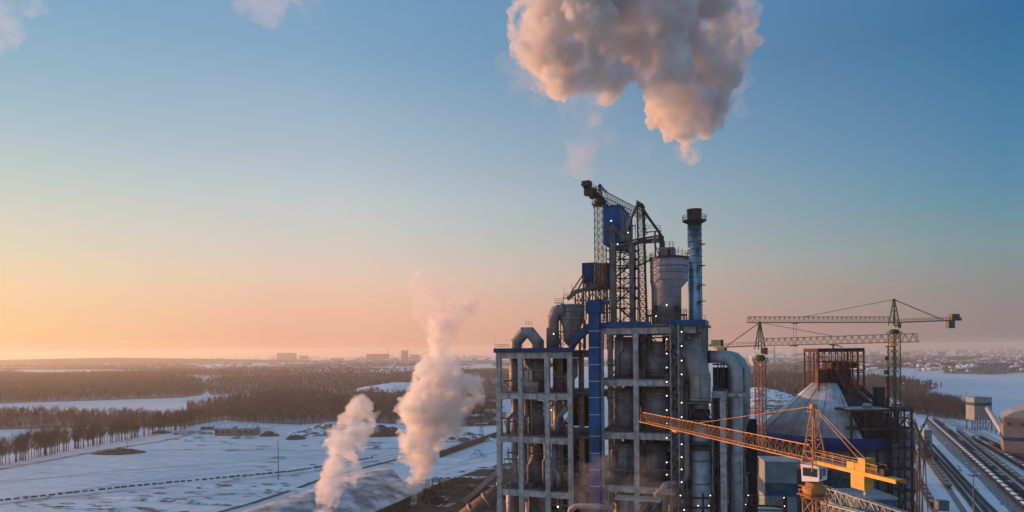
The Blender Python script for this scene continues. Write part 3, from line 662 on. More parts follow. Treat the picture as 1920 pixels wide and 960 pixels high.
def pipes(ss, zs, n, seed):
    rr = random.Random(seed)
    for i in range(n):
        s0 = rr.uniform(ss[0]+.8, ss[-1]-.8); v = rr.uniform(1.2, 18); z = rr.uniform(46, zs[0]-2); r = rr.choice([.08,.12,.12,.2,.32,.45])
        p = L(s0, v, z); pts = [p]
        for k in range(rr.randint(2, 4)):
            d = rr.choice([Vector((0,0,rr.uniform(-7,-2))), TU*rr.uniform(-3.5,3.5), TV*rr.uniform(-3,3), Vector((0,0,rr.uniform(1,5)))])
            q = pts[-1]+d; s_ = (q-P0).dot(TU); vv = (q-P0).dot(TV)
            if ss[0] < s_ < ss[-1] and 1 < vv < 19 and 30 < q.z < zs[0]-1.5 and d.length > .4: pts.append(q)
        if len(pts) > 1: MB().tube(pts, r, 6).build("pipe", rr.choice([MIDS, VESS, DUCT, RUSTD]), tower)
    for i in range(n//2):
        s0 = rr.uniform(ss[0]+1, ss[-1]-2); v = rr.uniform(1.5, 12); fl = rr.choice(zs[1:5]); w = rr.uniform(.5, 1.8); h = rr.uniform(.6, 2.2)
        b = MB(); tbox(b, s0, s0+w, v, v+rr.uniform(.5, 1.5), fl+.22, fl+.22+h); tbox(b, s0+w*.15, s0+w*.85, v-.06, v-.003, fl+.4, fl+.1+h); b.build("equipment_box", rr.choice([MIDS, VESS, DUCT]), tower)
pipes(LS, ZL, 48, 1); pipes(RS, ZR, 48, 2)
rr = random.Random(21)
for ss, zs in ((LS, ZL), (RS, ZR)):
    for i in range(16):
        s0 = rr.uniform(ss[0]+1.2, ss[-1]-1.2); v = rr.uniform(2, 14); k = rr.randint(0, 3); z0, z1 = zs[k+1]+.3, zs[k]-1.4; r = rr.uniform(.3, .75); m_ = rr.uniform(.3, .7); dx = rr.uniform(-1.8, 1.8)
        zz = z0+(z1-z0)*m_; MB().tube([L(s0,v,z0), L(s0,v,zz), L(s0+dx,v,zz+abs(dx)*.8+.3), L(s0+dx,v,z1)], r, 12).build("riser_duct", rr.choice([VESS, DUCT, MIDS, GALV]), tower)
# vessels inside the bays
def vessel(px, y0, y1, r, v, label, kind='plain', m=VESS, rings=5, cone=None):
    s_, zt = lp(px, y0, v); _, zb = lp(px, y1, v); c = L(s_, v, 0)
    t = thing("process_vessel", label, "vessel", L(s_, v, zb))
    if kind == 'plain': prof = [(r, zb), (r, zt)]
    elif kind == 'cone': h = zt-zb; prof = [(r*.35, zb), (r*.35, zb+h*.08), (r, zb+h*.5), (r, zt-.4), (r*.7, zt)]
    elif kind == 'neck': h = zt-zb; prof = [(r, zb), (r, zb+h*.55), (r*.55, zb+h*.8), (r*.55, zt)]
    MB().lathe(prof, c, 28).build("shell", m, t)
    b = MB(); h = zt-zb
    for i in range(rings):
        z = zb+h*(i+.5)/rings; rr_ = r
        for (r1, z1), (r2, z2) in zip(prof, prof[1:]):
            if z1 <= z <= z2 and z2 > z1: rr_ = r1+(r2-r1)*(z-z1)/(z2-z1)
        b.lathe([(rr_+.14, z-.12), (rr_+.14, z+.12)], c, 28)
    b.build("stiffener_ring", m, t); return t
mid = (LS[1]+LS[2])/2
vessel(1007, 672, 738, 1.9, 6, "tall dark cylinder in the left block's top middle bay", rings=4)
vessel(964, 672, 735, 1.15, 5, "slim brown vertical duct in the left block's top left bay", m=DUCT, rings=4)
vessel(1004, 752, 820, 1.9, 6, "dark cylinder in the left block's middle bay, second storey from the top", 'plain', rings=5)
vessel(1004, 836, 920, 2.0, 6, "grey banded cylinder in the left block's middle bay, third storey from the top", 'neck', m=CONCD, rings=6)
vessel(998, 938, 1010, 2.0, 6, "grey cylinder in the left block's middle bay at the photo's bottom edge", rings=5)
vessel(966, 756, 800, .95, 6, "slim tank above a lattice stand in the left block's left bay", rings=3, m=DUCT)
vessel(961, 905, 1000, 1.6, 9, "squat tank low in the left block's left bay", rings=4)
vessel(1046, 672, 735, 1.3, 15, "dark slim cylinder far inside the left block's top right bay", rings=3)
vessel(1046, 752, 822, 1.3, 15, "dark slim cylinder far inside the left block's right bay, second storey", rings=3)
vessel(1172, 632, 708, 2.4, 6, "wide grey vessel behind the left bay of the right block's top storey", rings=4)
vessel(1172, 728, 812, 2.4, 6, "wide grey vessel in the right block's left bay, second storey", rings=5)
vessel(1172, 830, 912, 2.4, 6, "wide grey vessel in the right block's left bay, third storey", rings=5)
vessel(1170, 930, 1010, 2.4, 6, "wide grey vessel in the right block's left bay, lowest visible storey", rings=5)
vessel(1232, 640, 708, 2.5, 6, "large hopper topped vessel in the right block's top right bay", 'neck', rings=6)
vessel(1232, 728, 812, 2.6, 6, "large dark vessel in the right block's right bay, second storey", rings=5)
vessel(1230, 830, 915, 2.2, 8, "dark vessel with side platforms in the right block's right bay, third storey", rings=5)
vessel(1230, 930, 1010, 2.4, 8, "dark vessel in the right block's right bay, lowest visible storey", rings=4)
b = MB(); pbox(b, 984, 716, 1008, 738, .6, 2.0); b.build("control_cabinet", DUCT, label="brown box cabinet on the floor edge before the dark cylinder, left block's top storey", cat="cabinet")
b = MB(); pbox(b, 958, 892, 974, 918, 1.2, 2.2); b.build("control_cabinet", MIDS, label="grey cabinet low in the left block's left bay", cat="cabinet")
# blue elevator shaft
t = thing("elevator_shaft", "narrow bright blue sheet clad shaft running down between the tower's two blocks", "shaft", L(S(1112),-1,0))
s0, z0 = lp(1099, 588, -2.2); s1, zt = lp(1124, 562, -2.2); a0 = S(1104,-2.2); a1 = S(1123,-2.2)
b = MB(); tbox(b, a0, a1, -2.2, 0.4, 0, z0-.01); b.build("shaft", BLUE, t)
b = MB(); vs = [L(s0,-2.3,z0), L(s1,-2.3,z0), L(s1,-2.3,zt+.25), L(s0,-2.3,zt-.35), L(s0,1.2,z0), L(s1,1.2,z0), L(s1,1.2,zt+.25), L(s0,1.2,zt-.35)]
b.add(vs, [(0,1,2,3)[::-1],(4,5,6,7),(0,1,5,4),(2,3,7,6),(0,3,7,4),(1,2,6,5)]); b.build("head_house", BLUE, t)
b = MB()
for py in (621, 652, 684, 715, 746, 778, 818, 850, 881, 912):
    z = lp(1113, py, -2.2)[1]; tbox(b, a0-.03, a1+.03, -2.25, .42, z, z+.10)
b.build("joint_flashing", WHITE, t)
b = MB(); tbox(b, a1+.02, a1+1.5, .5, 3, lp(1125,570,0)[1], lp(1125,562,0)[1]); b.rail([L(a1, .3, lp(1125,585,0)[1]), L(S(1150), .3, lp(1125,585,0)[1])], 1, 1); tbox(b, a1, S(1150), .3, 2.4, lp(1125,585,0)[1]-.2, lp(1125,585,0)[1]); b.build("landing", MIDS, t)
b = MB(); b.bar(L(LS[-1]+.2, 0, 91.5), L(a0, -.4, 95.4), 1.6, 1.5); b.build("conveyor_gallery", BLUED, label="short dark blue sloping gallery joining the blue shaft to the left block's roof", cat="gallery")
# ---------------- things on the left roof
def duct(name, label, cat, pts, r, v, m=DUCT, seg=10, ribs=0, smooth=True, cap=True, rw=.1):
    W_ = [wp(*p[:2], p[2] if len(p) > 2 else v) for p in pts]
    t = thing(name, label, cat, W_[0]); MB().tube(W_, r, seg, smooth=smooth).build("duct", m, t)
    if ribs:
        b = MB()
        for a, c in zip(W_, W_[1:]):
            n_ = max(1, int((c-a).length/ribs)); rr = r if not hasattr(r, '__len__') else max(r)
            for i in range(n_):
                p = a.lerp(c, (i+.5)/n_); d = (c-a).normalized(); b.tube([p-d*rw, p+d*rw], rr+.1, seg, smooth=smooth)
        b.build("flange", m, t)
    return t
t = duct("gooseneck_duct", "pale brown faceted arch duct on the left end of the tower's lower roof", "duct", [(968,657),(968,642),(982.5,624),(994.5,624),(1009,642),(1009,657)], 1.42, 5, seg=12, ribs=0, smooth=False)
b = MB(); b.rail([wp(985,611,4.2), wp(997,611,4.2)], 1.0, .7, .06); b.rail([wp(985,611,6.2), wp(997,611,6.2)], 1.0, .7, .06); b.build("railing", MIDS, t)
t = duct("riser_duct", "ribbed duct bending over into the cyclone on the lower roof", "duct", [(1036,655),(1036,600),(1043,584),(1060,580)], 1.45, 6, seg=16, ribs=.9, rw=.05)
s_, zt = lp(1072, 571, 8); _, zm = lp(1072, 600, 8); _, zb = lp(1072, 622, 8); _, z2 = lp(1072, 640, 8); _, z3 = lp(1072, 655, 8); c = L(s_, 8, 0)
t = thing("roof_cyclone", "fat grey cyclone with a conical waist on the lower roof beside the blue shaft", "cyclone", L(s_, 8, z3))
MB().lathe([(.8,z3),(.8,z3+.6),(1.9,z2),(2.2,zb),(2.2,zm-1.6),(2.9,zm),(2.9,zt-.3),(2.5,zt)], c, 30).build("shell", DUCT, t)
b = MB()
for z in (zb, zb-1.8, zm, zm+.9, zm+1.8, zt-.5): b.lathe([(2.3 if z < zm-.5 else 3.02, z-.08), (2.3 if z < zm-.5 else 3.02, z+.08)], c, 30)
for k in range(14):
    a = k*2*math.pi/14; b.bar(c+Vector((math.cos(a)*2.95, math.sin(a)*2.95, zm)), c+Vector((math.cos(a)*2.95, math.sin(a)*2.95, zt-.3)), .12)
b.build("stiffener_ring", MIDS, t)
b = MB()
for k in range(6):
    a = k*math.pi/3+.3; p = c+Vector((math.cos(a)*3.4, math.sin(a)*3.4, 0)); q = c+Vector((math.cos(a+1.05)*3.4, math.sin(a+1.05)*3.4, 0))
    b.bar(p+Vector((0,0,90.4)), p+Vector((0,0,zm)), .28)
    b.bar(p+Vector((0,0,90.6)), q+Vector((0,0,zb-.5)), .16); b.bar(q+Vector((0,0,90.6)), p+Vector((0,0,zb-.5)), .16); b.bar(p+Vector((0,0,zb)), q+Vector((0,0,zb)), .2)
b.build("support_stand", MIDS, t)
b = MB()
for (x0, x1, y, v) in ((1040,1054,568,6),(1056,1080,559,7)):
    b.rail([wp(x0,y,v), wp(x1,y,v), wp(x1,y,v+2.5), wp(x0,y,v+2.5)], 1.0, .9, .06); b.bar(wp(x0,y,v), wp(x1,y,v), .2)
b.bar(wp(1056,575,7), wp(1056,556,7), .18); b.bar(wp(1059,560,7), wp(1059,541,7), .06); b.bar(wp(1080,560,7), wp(1080,575,7), .18)
b.build("top_platform", MIDS, t)
# inclined screw / chute complex under the small blue bin
t = thing("transfer_conveyor", "dark inclined conveyor and chutes climbing from the roof cyclone to the smaller blue bin", "conveyor", wp(1062,560,9))
b = MB(); b.bar(wp(1064,561,9), wp(1078,548,9), 1.0, .8); b.bar(wp(1074,549,9), wp(1120,536,11), 1.1, .9); b.bar(wp(1078,545,10), wp(1140,541,13), .8, .6); b.build("trough", MIDS, t)
b = MB()
for x in (1078, 1084, 1091, 1098, 1104, 1111, 1118, 1126, 1134): b.bar(wp(x, 548-(x-1078)*.12, 10), wp(x+rnd.uniform(-2,2), 600, 10), .26)
for x in (1083, 1097, 1112, 1127): b.bar(wp(x, 550, 10.5), wp(x+13, 575, 10.5), .2); b.bar(wp(x+13, 550, 10.5), wp(x, 575, 10.5), .2)
for y in (563, 580): b.bar(wp(1076, y, 10), wp(1138, y, 10), .25)
b.bar(wp(1070,549,10), wp(1093,515,12), .28); b.bar(wp(1081,548,10), wp(1096,520,12), .28); b.bar(wp(1074,549,10),wp(1072,532,10),.1)
b.build("support_steel", MIDS, t)
b = MB(); b.rail([wp(1080,541,9.5), wp(1140,534,12)], 1.0, 1.0, .05); b.build("railing", MIDS, t)
b = MB()
for x in (1100, 1112, 1124, 1134):
    b.tube([wp(x,532,13), wp(x-1,548,13)], [.75,.25], 8)
b.build("chute", MIDS, t)
# small blue bin
t = thing("storage_bin", "smaller dark blue bin with a rust streaked right half behind the roof crane's mast", "bin", wp(1115,528,13))
b = MB(); pbox(b, 1091, 493, 1118, 528, 13, 7.5); b.build("bin_wall", BLUED, t)
b = MB(); pbox(b, 1118.2, 493.5, 1140, 529, 12.9, 7.6); b.build("rusty_wall", mat("rust_streaked_sheet", (.13,.06,.045), .8, streak=.8, dirt=(.035,.02,.018), scale=.5), t, label="rust streaked brown wall panels")
s0, z1 = lp(1091,529,13); s1, z0 = lp(1140,540,13); b = MB(); w_ = .9
vs = [L(s0,13,z1),L(s1,13,z1),L(s1,20,z1),L(s0,20,z1),L(s0+w_,14,z0),L(s1-w_,14,z0),L(s1-w_,18,z0),L(s0+w_,18,z0)]
b.add(vs, [(0,1,2,3),(4,5,6,7)[::-1],(0,1,5,4),(1,2,6,5),(2,3,7,6),(3,0,4,7)]); b.build("bin_hopper", DARK, t)
b = MB()
for s_ in (s0+.3, s1-.3):
    for v in (13.3, 19.5): b.bar(L(s_, v, 90.2), L(s_, v, z1), .4)
b.build("leg", MIDS, t)
# ---------------- steel structure with the big blue box
t = thing("elevator_structure", "dark steel lattice structure rising from the tower's roof beneath the big blue box", "steel structure", L(S(1165,8),8,95.6))
b = MB()
for (x, w_) in ((1149, 1.25), (1184, 1.05)):
    s_ = S(x, 7, 520); z = lp(x, 424 if x < 1160 else 458, 7)[1]; tbox(b, s_-w_/2, s_+w_/2, 7, 7+w_, 95.6, z)
b.build("main_post", MIDS, t)
b = MB()
for v in (9, 15):
    for i, (x, w_) in enumerate(((1137,.2),(1143,.22),(1163,.34),(1170,.2),(1191,.28),(1196,.2))):
        b.bar(wp(x, 604, v), wp(x, 455, v), w_)
    for y in (604, 578, 559, 540, 522, 503, 486, 470, 458):
        b.bar(wp(1137, y, v), wp(1196, y, v), .28)
    ys = (604, 578, 559, 540, 522, 503, 486, 470, 458)
    for i, (ya, yb) in enumerate(zip(ys, ys[1:])):
        for (xa, xb) in ((1163,1191),(1143,1163),(1170,1196)):
            if (i+int(xa)) % 3: b.bar(wp(xa, ya, v), wp(xb, yb, v), .18)
            if (i+int(xa)) % 3 != 1: b.bar(wp(xb, ya, v), wp(xa, yb, v), .18)
for y in (578, 540, 503, 470):
    for x in (1143, 1163, 1191): b.bar(wp(x, y, 9), wp(x, y, 15) if 0 else wp(x,y,9)+TV*6, .18)
b.build("bracing", DARK, t)
b = MB()
ys = (596, 570, 546, 522, 498, 474)
for i, (ya, yb) in enumerate(zip(ys, ys[1:])):
    xa, xb = (1152, 1180) if i % 2 else (1180, 1152)
    b.bar(wp(xa, ya, 8.3), wp(xb, yb, 8.3), 1.0, .18); b.rail([wp(xa, ya, 8.0), wp(xb, yb, 8.0)], 1.0, 1.2, .06)
    b.bar(wp(1148, yb, 8.1), wp(1190, yb, 8.1), 1.0, .15)
    b.rail([wp(1148, yb, 7.9), wp(1192, yb, 7.9)], 1.0, 1.2, .06)
b.build("stair_flight", DARK, t)
b = MB(); b.bar(wp(1150,462,8), wp(1243,446,8), .9, .5); b.bar(wp(1150,457,10), wp(1240,441,10), .9, .3)
b.bar(wp(1196,450,8), wp(1243,450,8), .5, .35); b.bar(wp(1196,456,8), wp(1243,453,8), .5, .35)
b.rail([wp(1134,432,6.5), wp(1149,432,6.5)], 1, 1, .08); b.bar(wp(1131,432,6.5), wp(1150,431,6.5), .8, .2); b.bar(wp(1149,421,6.5), wp(1175,447,6.5), .25); b.bar(wp(1152,430,6.5), wp(1171,449,6.5), .25)
b.rail([wp(1205,433,8), wp(1238,433,8)], 1.2, 2, .09); b.bar(wp(1205,436,8), wp(1240,433,8), .2); b.bar(wp(1228,433,8), wp(1229,486,8), .35); b.bar(wp(1236,433,8), wp(1236,448,8), .3); b.bar(wp(1230,462,8),wp(1238,486,8),.2)
for x in (1181, 1186, 1191): b.bar(wp(x, 447, 8), wp(x, 421, 8), .14)
b.bar(wp(1179,423,8), wp(1192,423,8), .5,.15); b.rail([wp(1180,421.5,8), wp(1192,421.5,8)], 1.1, .8, .05); b.rail([wp(1180,433,8), wp(1192,433,8)], 1.1, .8, .05)
b.build("gallery", MIDS, t)
t = thing("head_house", "big bright blue sheet clad box high on the tower's steel structure", "bin house", wp(1150,460,7.5))
b = MB(); s0, zb = lp(1131.5, 458, 7.5); s1 = S(1162, 7.5, 420); zt = lp(1131.5, 388, 7.5)[1]; tbox(b, s0, s1, 7.5, 19.5, zb, zt); b.build("wall", BLUE, t)
b = MB(); tbox(b, s0-.15, s1+.15, 7.35, 19.7, zt+.003, zt+.25); b.build("roof_edge", BLUED, t)
b = MB()
for k in range(1, 6):
    z = zb+(zt-zb)*k/6; tbox(b, s0-.02, s1+.02, 7.47, 19.52, z, z+.05)
b.build("sheet_joint", BLUED, t)
b = MB(); c = L(S(1176,8,430), 9.5, 0); zt2 = lp(1176,404,9)[1]; zb2 = lp(1176,462,9)[1]
b.lathe([(.6,zb2-1.2),(.95,zb2+2),(.95,zt2-.2),(.6,zt2)], c, 20); b.build("filter_pipe", VESS, t, label="grey cylinder at the box's right side")
# elevator lattice with the peaked head and its two chutes
t = thing("bucket_elevator", "slender lattice mast with peaked head and two slanting pipes beside the big blue box", "bucket elevator", wp(1206,604,6))
p, q = wp(1206,604,6), wp(1201,386,6); b = MB(); b.lattice(p, q, TU*.75, TV*.75, 16, .16, .1); b.build("mast", DARK, t)
b = MB(); b.lattice(wp(1213,604,7), wp(1204,395,7)+TU*.2, TU*.1, TV*.6, 14, .1, .07); b.bar(wp(1213,440,6), wp(1203,392,6), .14)
for k in range(6):
    b.bar(wp(1204+k*3.4, 395+k*7.5, 6), wp(1206+k*.8, 405+k*7, 6), .08)
b.build("stay_lattice", DARK, t)
b = MB(); b.tube([wp(1194,389,6), wp(1196,381,6), wp(1203,386,6), wp(1206,391,6)], [.35,.6,.6,.35], 8); b.bar(wp(1192,387,6), wp(1208,387,6), .9, .25); b.build("head", DARK, t)
b = MB(); b.tube([wp(1197,380,6), wp(1186,403,6), wp(1182,416,7), wp(1180,437,8)], .27, 8); b.tube([wp(1198,380,6), wp(1216,408,6), wp(1239,440,7), wp(1241,452,8)], .32, 8); b.build("chute_pipe", DARK, t)
b = MB(); pbox(b, 1236,442,1244,470,7,1.2); b.tube([wp(1238,470,8), wp(1246,478,8)], [.5,1.3], 8); b.build("chute_box", DARK, t)
# the mushroom silo
v = 9; s_, zt = lp(1254, 486, v); sc2 = S(1249.5, v, 560); dx = TU*(sc2-s_); c = L(s_, v, 0); pxm = 152*1.0/F
Dm = c.y; r1 = 34.5/F*Dm; r2 = 27.3/F*Dm
zA = lp(1254,527,v)[1]; zB = lp(1254,541,v)[1]; zC = lp(1254,591,v)[1]; zD = 95.7
t = thing("homogenising_silo", "pale round silo with a wider upper drum on the tower's roof left of the chimney", "silo", L(s_, v, zD))
MB().lathe([(r2,zD,dx.x,dx.y),(r2,zB,dx.x,dx.y),(r1,zA),(r1,zt)], c, 48).build("drum", SILOC, t)
b = MB()
for (z, r) in ((zA, r1), (lp(1254,508,v)[1], r1), (lp(1254,494,v)[1]*0+lp(1254,500,v)[1]*1, r1)): b.lathe([(r+.06,z-.1),(r+.06,z+.1)], c, 48)
for py in (541, 556, 569, 582): z = lp(1254,py,v)[1]; b.lathe([(r2+.05,z-.07,dx.x,dx.y),(r2+.05,z+.07,dx.x,dx.y)], c, 48)
b.build("ring_seam", VESS, t)
b = MB()
for py, n_ in ((502, 9), (513, 16)):
    z = lp(1254,py,v)[1]
    for k in range(n_):
        a = -2.3+k*(1.9/n_); p = c+Vector((math.cos(a)*(r1+.02), math.sin(a)*(r1+.02), z)); b.box(-.13,.13,-.05,.05,-.1,.1, Matrix.Translation(p)@Matrix.Rotation(a+math.pi/2,4,'Z'))
for px_ in (1231, 1270):
    p = wp(px_, 579, v-r2*.8); b.box(-.5,.5,-.3,.3,-.7,.7, Matrix.Translation(p)@Matrix.Rotation(-YAW,4,'Z'))
b.build("bolt_plate", DARK, t, kind="stuff")
b = MB(); b.lathe([(r1+.25,zt-.02),(r1+.25,zt+.3)], c, 48); b.build("roof_lip", DARK, t)
b = MB(); pts = [c+Vector((math.cos(a)*(r1), math.sin(a)*(r1), zt+.3)) for a in [k*math.pi/12 for k in range(25)]]; b.rail(pts, 1.1, 1.0, .06)
b.bar(wp(1272,474,6), wp(1272,462,6), .1); b.bar(wp(1279,480,6), wp(1279,466,6), .08); b.bar(wp(1256,482,6), wp(1256,450,6), .07); b.bar(wp(1261,482,6), wp(1261,452,6), .07); b.build("railing", MIDS, t)
b = MB(); pbox(b,1238,466,1264,484.5,6.5,3.5); tbox(b, S(1236,6.4), S(1266,6.4), 6.2, 10.2, lp(1250,466,6.4)[1]+.003, lp(1250,464.5,6.4)[1]+.1); mho = b.build("machine_house", VESS, t)
b = MB(); pbox(b,1252,468,1257,482,6.4,.08); b.build("door", DARK, mho)
b = MB(); b.rail([wp(1238,464,6.4), wp(1264,463,6.4)], 1.1, 1, .06); b.tube([wp(1243,464,7.5), wp(1244,452,7.5)], [.5,.3], 8); b.build("roof_railing", MIDS, t)
b = MB(); zz = lp(1250,590,v)[1]; cc = c+dx; b.lathe([(r2+.05,zz-.25),(r2+1.25,zz-.25),(r2+1.25,zz),(r2+.05,zz)], cc, 36, cap=False); b.rail([cc+Vector((math.cos(k*math.pi/12)*(r2+1.15), math.sin(k*math.pi/12)*(r2+1.15), zz)) for k in range(25)], 1.1, 1.0, .06)
for k in range(12):
    a = k*math.pi/6+.2; b.bar(cc+Vector((math.cos(a)*(r2+1.1), math.sin(a)*(r2+1.1), 95.6)), cc+Vector((math.cos(a)*(r2+1.1), math.sin(a)*(r2+1.1), zz-.2)), .2)
b.build("platform", MIDS, t)
t = thing("walkway", "thin sloping footbridge with handrails running to the round silo's top edge", "footbridge", wp(1180,501,8))
b = MB(); W_ = [wp(1180,501,7.5), wp(1200,497,7.5), wp(1214,490,7.5), wp(1224,487,7.5)]
for a, c_ in zip(W_, W_[1:]): b.bar(a, c_, .9, .22)
b.build("deck", DARK, t); b = MB(); b.rail(W_, 1.1, .8, .06)
for x, y in ((1205,480),(1212,470),(1217,474)): b.bar(wp(x,496,7.5), wp(x,y,7.5), .07)
b.build("railing", MIDS, t)
# chimney
v = 13; s_, zt = lp(1302, 415, v); c = L(s_, v, 0); Dm = c.y; r = 12.9/F*Dm
t = thing("chimney", "tall teal steel chimney with a dark brown cap above a ring platform", "chimney", L(s_, v, 95.6))
b = MB().lathe([(r*1.03,60),(r,zt)], c, 40); b.build("stack", STK, t)
z1 = lp(1301,393,v)[1]
b = MB().lathe([(r*1.08,zt),(r*1.08,zt+.4),(r*1.02,zt+.5),(r*1.05,z1-.3),(r*1.1,z1-.25),(r*1.1,z1),(r*.95,z1),(r*.95,z1-1)], c, 40); b.build("cap", mat("chimney_cap", (.10,.065,.055), .7, var=.3, streak=.4), t)
b = MB()
for k in range(14): z = zt-1.5-k*1.6; b.lathe([(r+.05,z-.05),(r+.05,z+.05)], c, 40)
b.build("weld_band", STK, t)
rp = 22/F*Dm; rpo = MB().lathe([(r*1.09,zt-.45),(rp*.72,zt-.4),(rp,zt),(rp,zt+.15),(r*1.09,zt+.15)], c, 40, cap=False).build("ring_platform", DARK, t); b = MB()
b.rail([c+Vector((math.cos(k*math.pi/12)*rp*.98, math.sin(k*math.pi/12)*rp*.98, zt+.15)) for k in range(25)], 1.15, .9, .06); b.build("railing", DARK, rpo)
b = MB(); a = -1.15; p = c+Vector((math.cos(a)*(r+.35), math.sin(a)*(r+.35), 0)); tt = Vector((-math.sin(a), math.cos(a), 0))*.28; o_ = Vector((math.cos(a), math.sin(a), 0))*.5
for s__ in (-1, 1): b.bar(p+tt*s__+Vector((0,0,95.6)), p+tt*s__+Vector((0,0,zt)), .06)
for k in range(int((zt-96)/.6)):
    z = 96+k*.6; b.bar(p-tt+Vector((0,0,z)), p+tt+Vector((0,0,z)), .05)
    if k % 2: b.bar(p-tt+Vector((0,0,z)), p-tt+o_+Vector((0,0,z)), .05); b.bar(p+tt+Vector((0,0,z)), p+tt+o_+Vector((0,0,z)), .05); b.bar(p-tt+o_+Vector((0,0,z)), p+tt+o_+Vector((0,0,z)), .05)
for py in (460, 500, 536, 566): z = lp(1304,py,v)[1]; b.box(-.9,.9,-.5,.5,-.08,.08, Matrix.Translation(p+o_*.5+Vector((0,0,z)))@Matrix.Rotation(a+math.pi/2,4,'Z'))
b.build("ladder", DARK, t)
# light fittings on structures
b = MB(); b.lathe([(.02,-.11),(.085,-.07),(.11,0),(.07,.09),(.02,.1)], (0,0,0), 8); lampme = b.build("lamp", LITE, label="bright white lamp low on the pale round silo", cat="lamp", group="white work lamps on the tower")
lampme.location = wp(1250,572,v-r2-2)+Vector((0,0,0)); LAMPS = [lampme]
def lamp(p, label, group="white work lamps on the tower", sc=1.0):
    o = lampme.copy(); COL.objects.link(o); o.location = p; o['label'] = label; o['group'] = group; o.scale = (sc,)*3; LAMPS.append(o)
lampme.location = wp(1250,572,9-r2-.3)
lamp(wp(1146,414,7.2), "single white lamp glowing on the big blue box's front")
lamp(wp(1158,458,6.4), "white lamp under the big blue box")
lamp(wp(1178,436,7), "small white lamp beside the grey cylinder at the big blue box")
lamp(wp(1038,626,4.2), "white lamp on the ribbed duct of the lower roof")
lamp(wp(1068,645,4), "white lamp at the foot of the roof cyclone's stand", sc=1.4)
lamp(wp(1033,769,3), "white lamp inside the left block's right bay", sc=1.0)
lamp(wp(1230,593,2), "white lamp below the round silo's ring platform")
lamp(wp(1046,950,4), "yellowish lamp low inside the left block", sc=1.6)
# ---------------- zigzag stair tower with a lamp on each landing
t = thing("stair_tower", "narrow steel stair tower with zigzag flights on the right block's front", "stairs", L(S(1264),-2,0))
vS = -2.4; sa, sb = S(1252,vS), S(1279,vS); zf = [lp(1265,py,vS)[1] for py in (610,622,636,649,663,676,689,702,716,729,742,755,769,782,794,808,821,833,845,857,867,880,890,904,916,929,942,955,968,981)]
b = MB()
for s_ in (S(1257,vS), S(1272,vS)):
    for v in (vS, vS+2): b.bar(L(s_, v, 0), L(s_, v, 95.4), .2)
b.build("post", GALV, t)
b = MB(); rl_ = MB()
for i, (z, z2) in enumerate(zip(zf, zf[1:])):
    x0, x1 = (sb-.6, sa+.7) if i % 2 else (sa+.7, sb-.6)
    b.bar(L(x0, vS+.5, z), L(x1, vS+.5, z2), .9, .2, up=TV); rl_.rail([L(x0, vS, z), L(x1, vS, z2)], 1.0, 1.0, .07)
    xa, xb = (sa-.1, sa+1.2) if not i % 2 else (sb-1.1, sb+.2)
    xe0, xe1 = (sb-1.3, sb+.2) if not i % 2 else (sa-.2, sa+1.2)
    tbox(b, xe0, xe1, vS-.05, vS+2.1, z2-.12, z2); rl_.rail([L(xe0, vS, z2), L(xe1, vS, z2)], 1.0, .9, .06)
b.build("stair_flight", MIDS, t); rl_.build("railing", DARK, t)
NUM = "first second third fourth fifth sixth seventh eighth ninth tenth eleventh".split()
for i, py in enumerate((636,663,689,716,742,769,794,821,867,890)):
    lamp(wp(1250,py,vS-.1), "stair lamp on the left landings, %s from the top" % NUM[i], "lamps on the stair tower's left landings")
for i, py in enumerate((622,649,676,702,755,782,808,833,857,880,904)):
    lamp(wp(1278,py,vS-.1), "stair lamp on the right landings, %s from the top" % NUM[i], "lamps on the stair tower's right landings")
# ---------------- right side pipes
t = duct("elbow_duct", "fat grey elbow duct bending down at the tower's right edge", "duct", [(1283,650,2),(1297,664,.5),(1307,684,-.5),(1313,710,-1),(1313,750,-1)], 2.12, -1, m=VESS, seg=24)
b = MB()
for (x, y) in ((1312,703),(1312.8,711)):
    p = wp(x,y,-1); d = (wp(1313,730,-1)-wp(1311,697,-.8)).normalized(); b.tube([p-d*.12, p+d*.12], 2.24, 24)
b.lathe([(2.22, wp(1313,750,-1).z), (2.22, wp(1313,750,-1).z+.35)], (wp(1313,750,-1).x, wp(1313,750,-1).y, 0), 24); b.build("flange", VESS, t)
b = MB(); b.lathe([(.25,-.05),(.25,.05)], (0,0,0), 10); o = b.build("hatch", DARK, t); o.matrix_world = Matrix.Translation(wp(1313,736,-3.2))@Matrix.Rotation(math.pi/2,4,'X')
for (lab, dx_, v, ye, r) in (("bright grey gooseneck pipe arching over and down right of the fat elbow duct", 0, 3, 968, 1.32), ("second gooseneck pipe just behind the first, ending in a cone", 14, 10, 772, 1.35)):
    pts = [(1332+dx_,669,v),(1352+dx_,669,v),(1364+dx_,672,v),(1374+dx_,681,v),(1380+dx_,696,v),(1381+dx_,715,v),(1381+dx_,ye,v)]
    t = duct("gooseneck_pipe", lab, "pipe", pts, r, v, m=GALV, seg=20, ribs=1.9, rw=.03)
    if dx_: p = wp(1395,772,10); MB().lathe([(.35,-5),(.35,-3.6),(1.3,-.8),(1.36,.1)], p, 20).build("cone_end", VESS, t)
b = MB(); pbox(b,1326,657,1332,681,3,2.6); b.build("flange", DARK, t)
t = thing("vertical_vessel", "tall pale steel vessel standing below the fat elbow duct", "vessel", wp(1313,1000,1))
p = wp(1313,795,1); MB().lathe([(1.95,0),(1.95,p.z)], (p.x,p.y,0), 28).build("shell", GALV, t)
b = MB()
for py in (797, 812, 826, 862, 905, 930): z = wp(1313,py,1).z; b.lathe([(2.02,z-.06),(2.02,z+.06)], (p.x,p.y,0), 28)
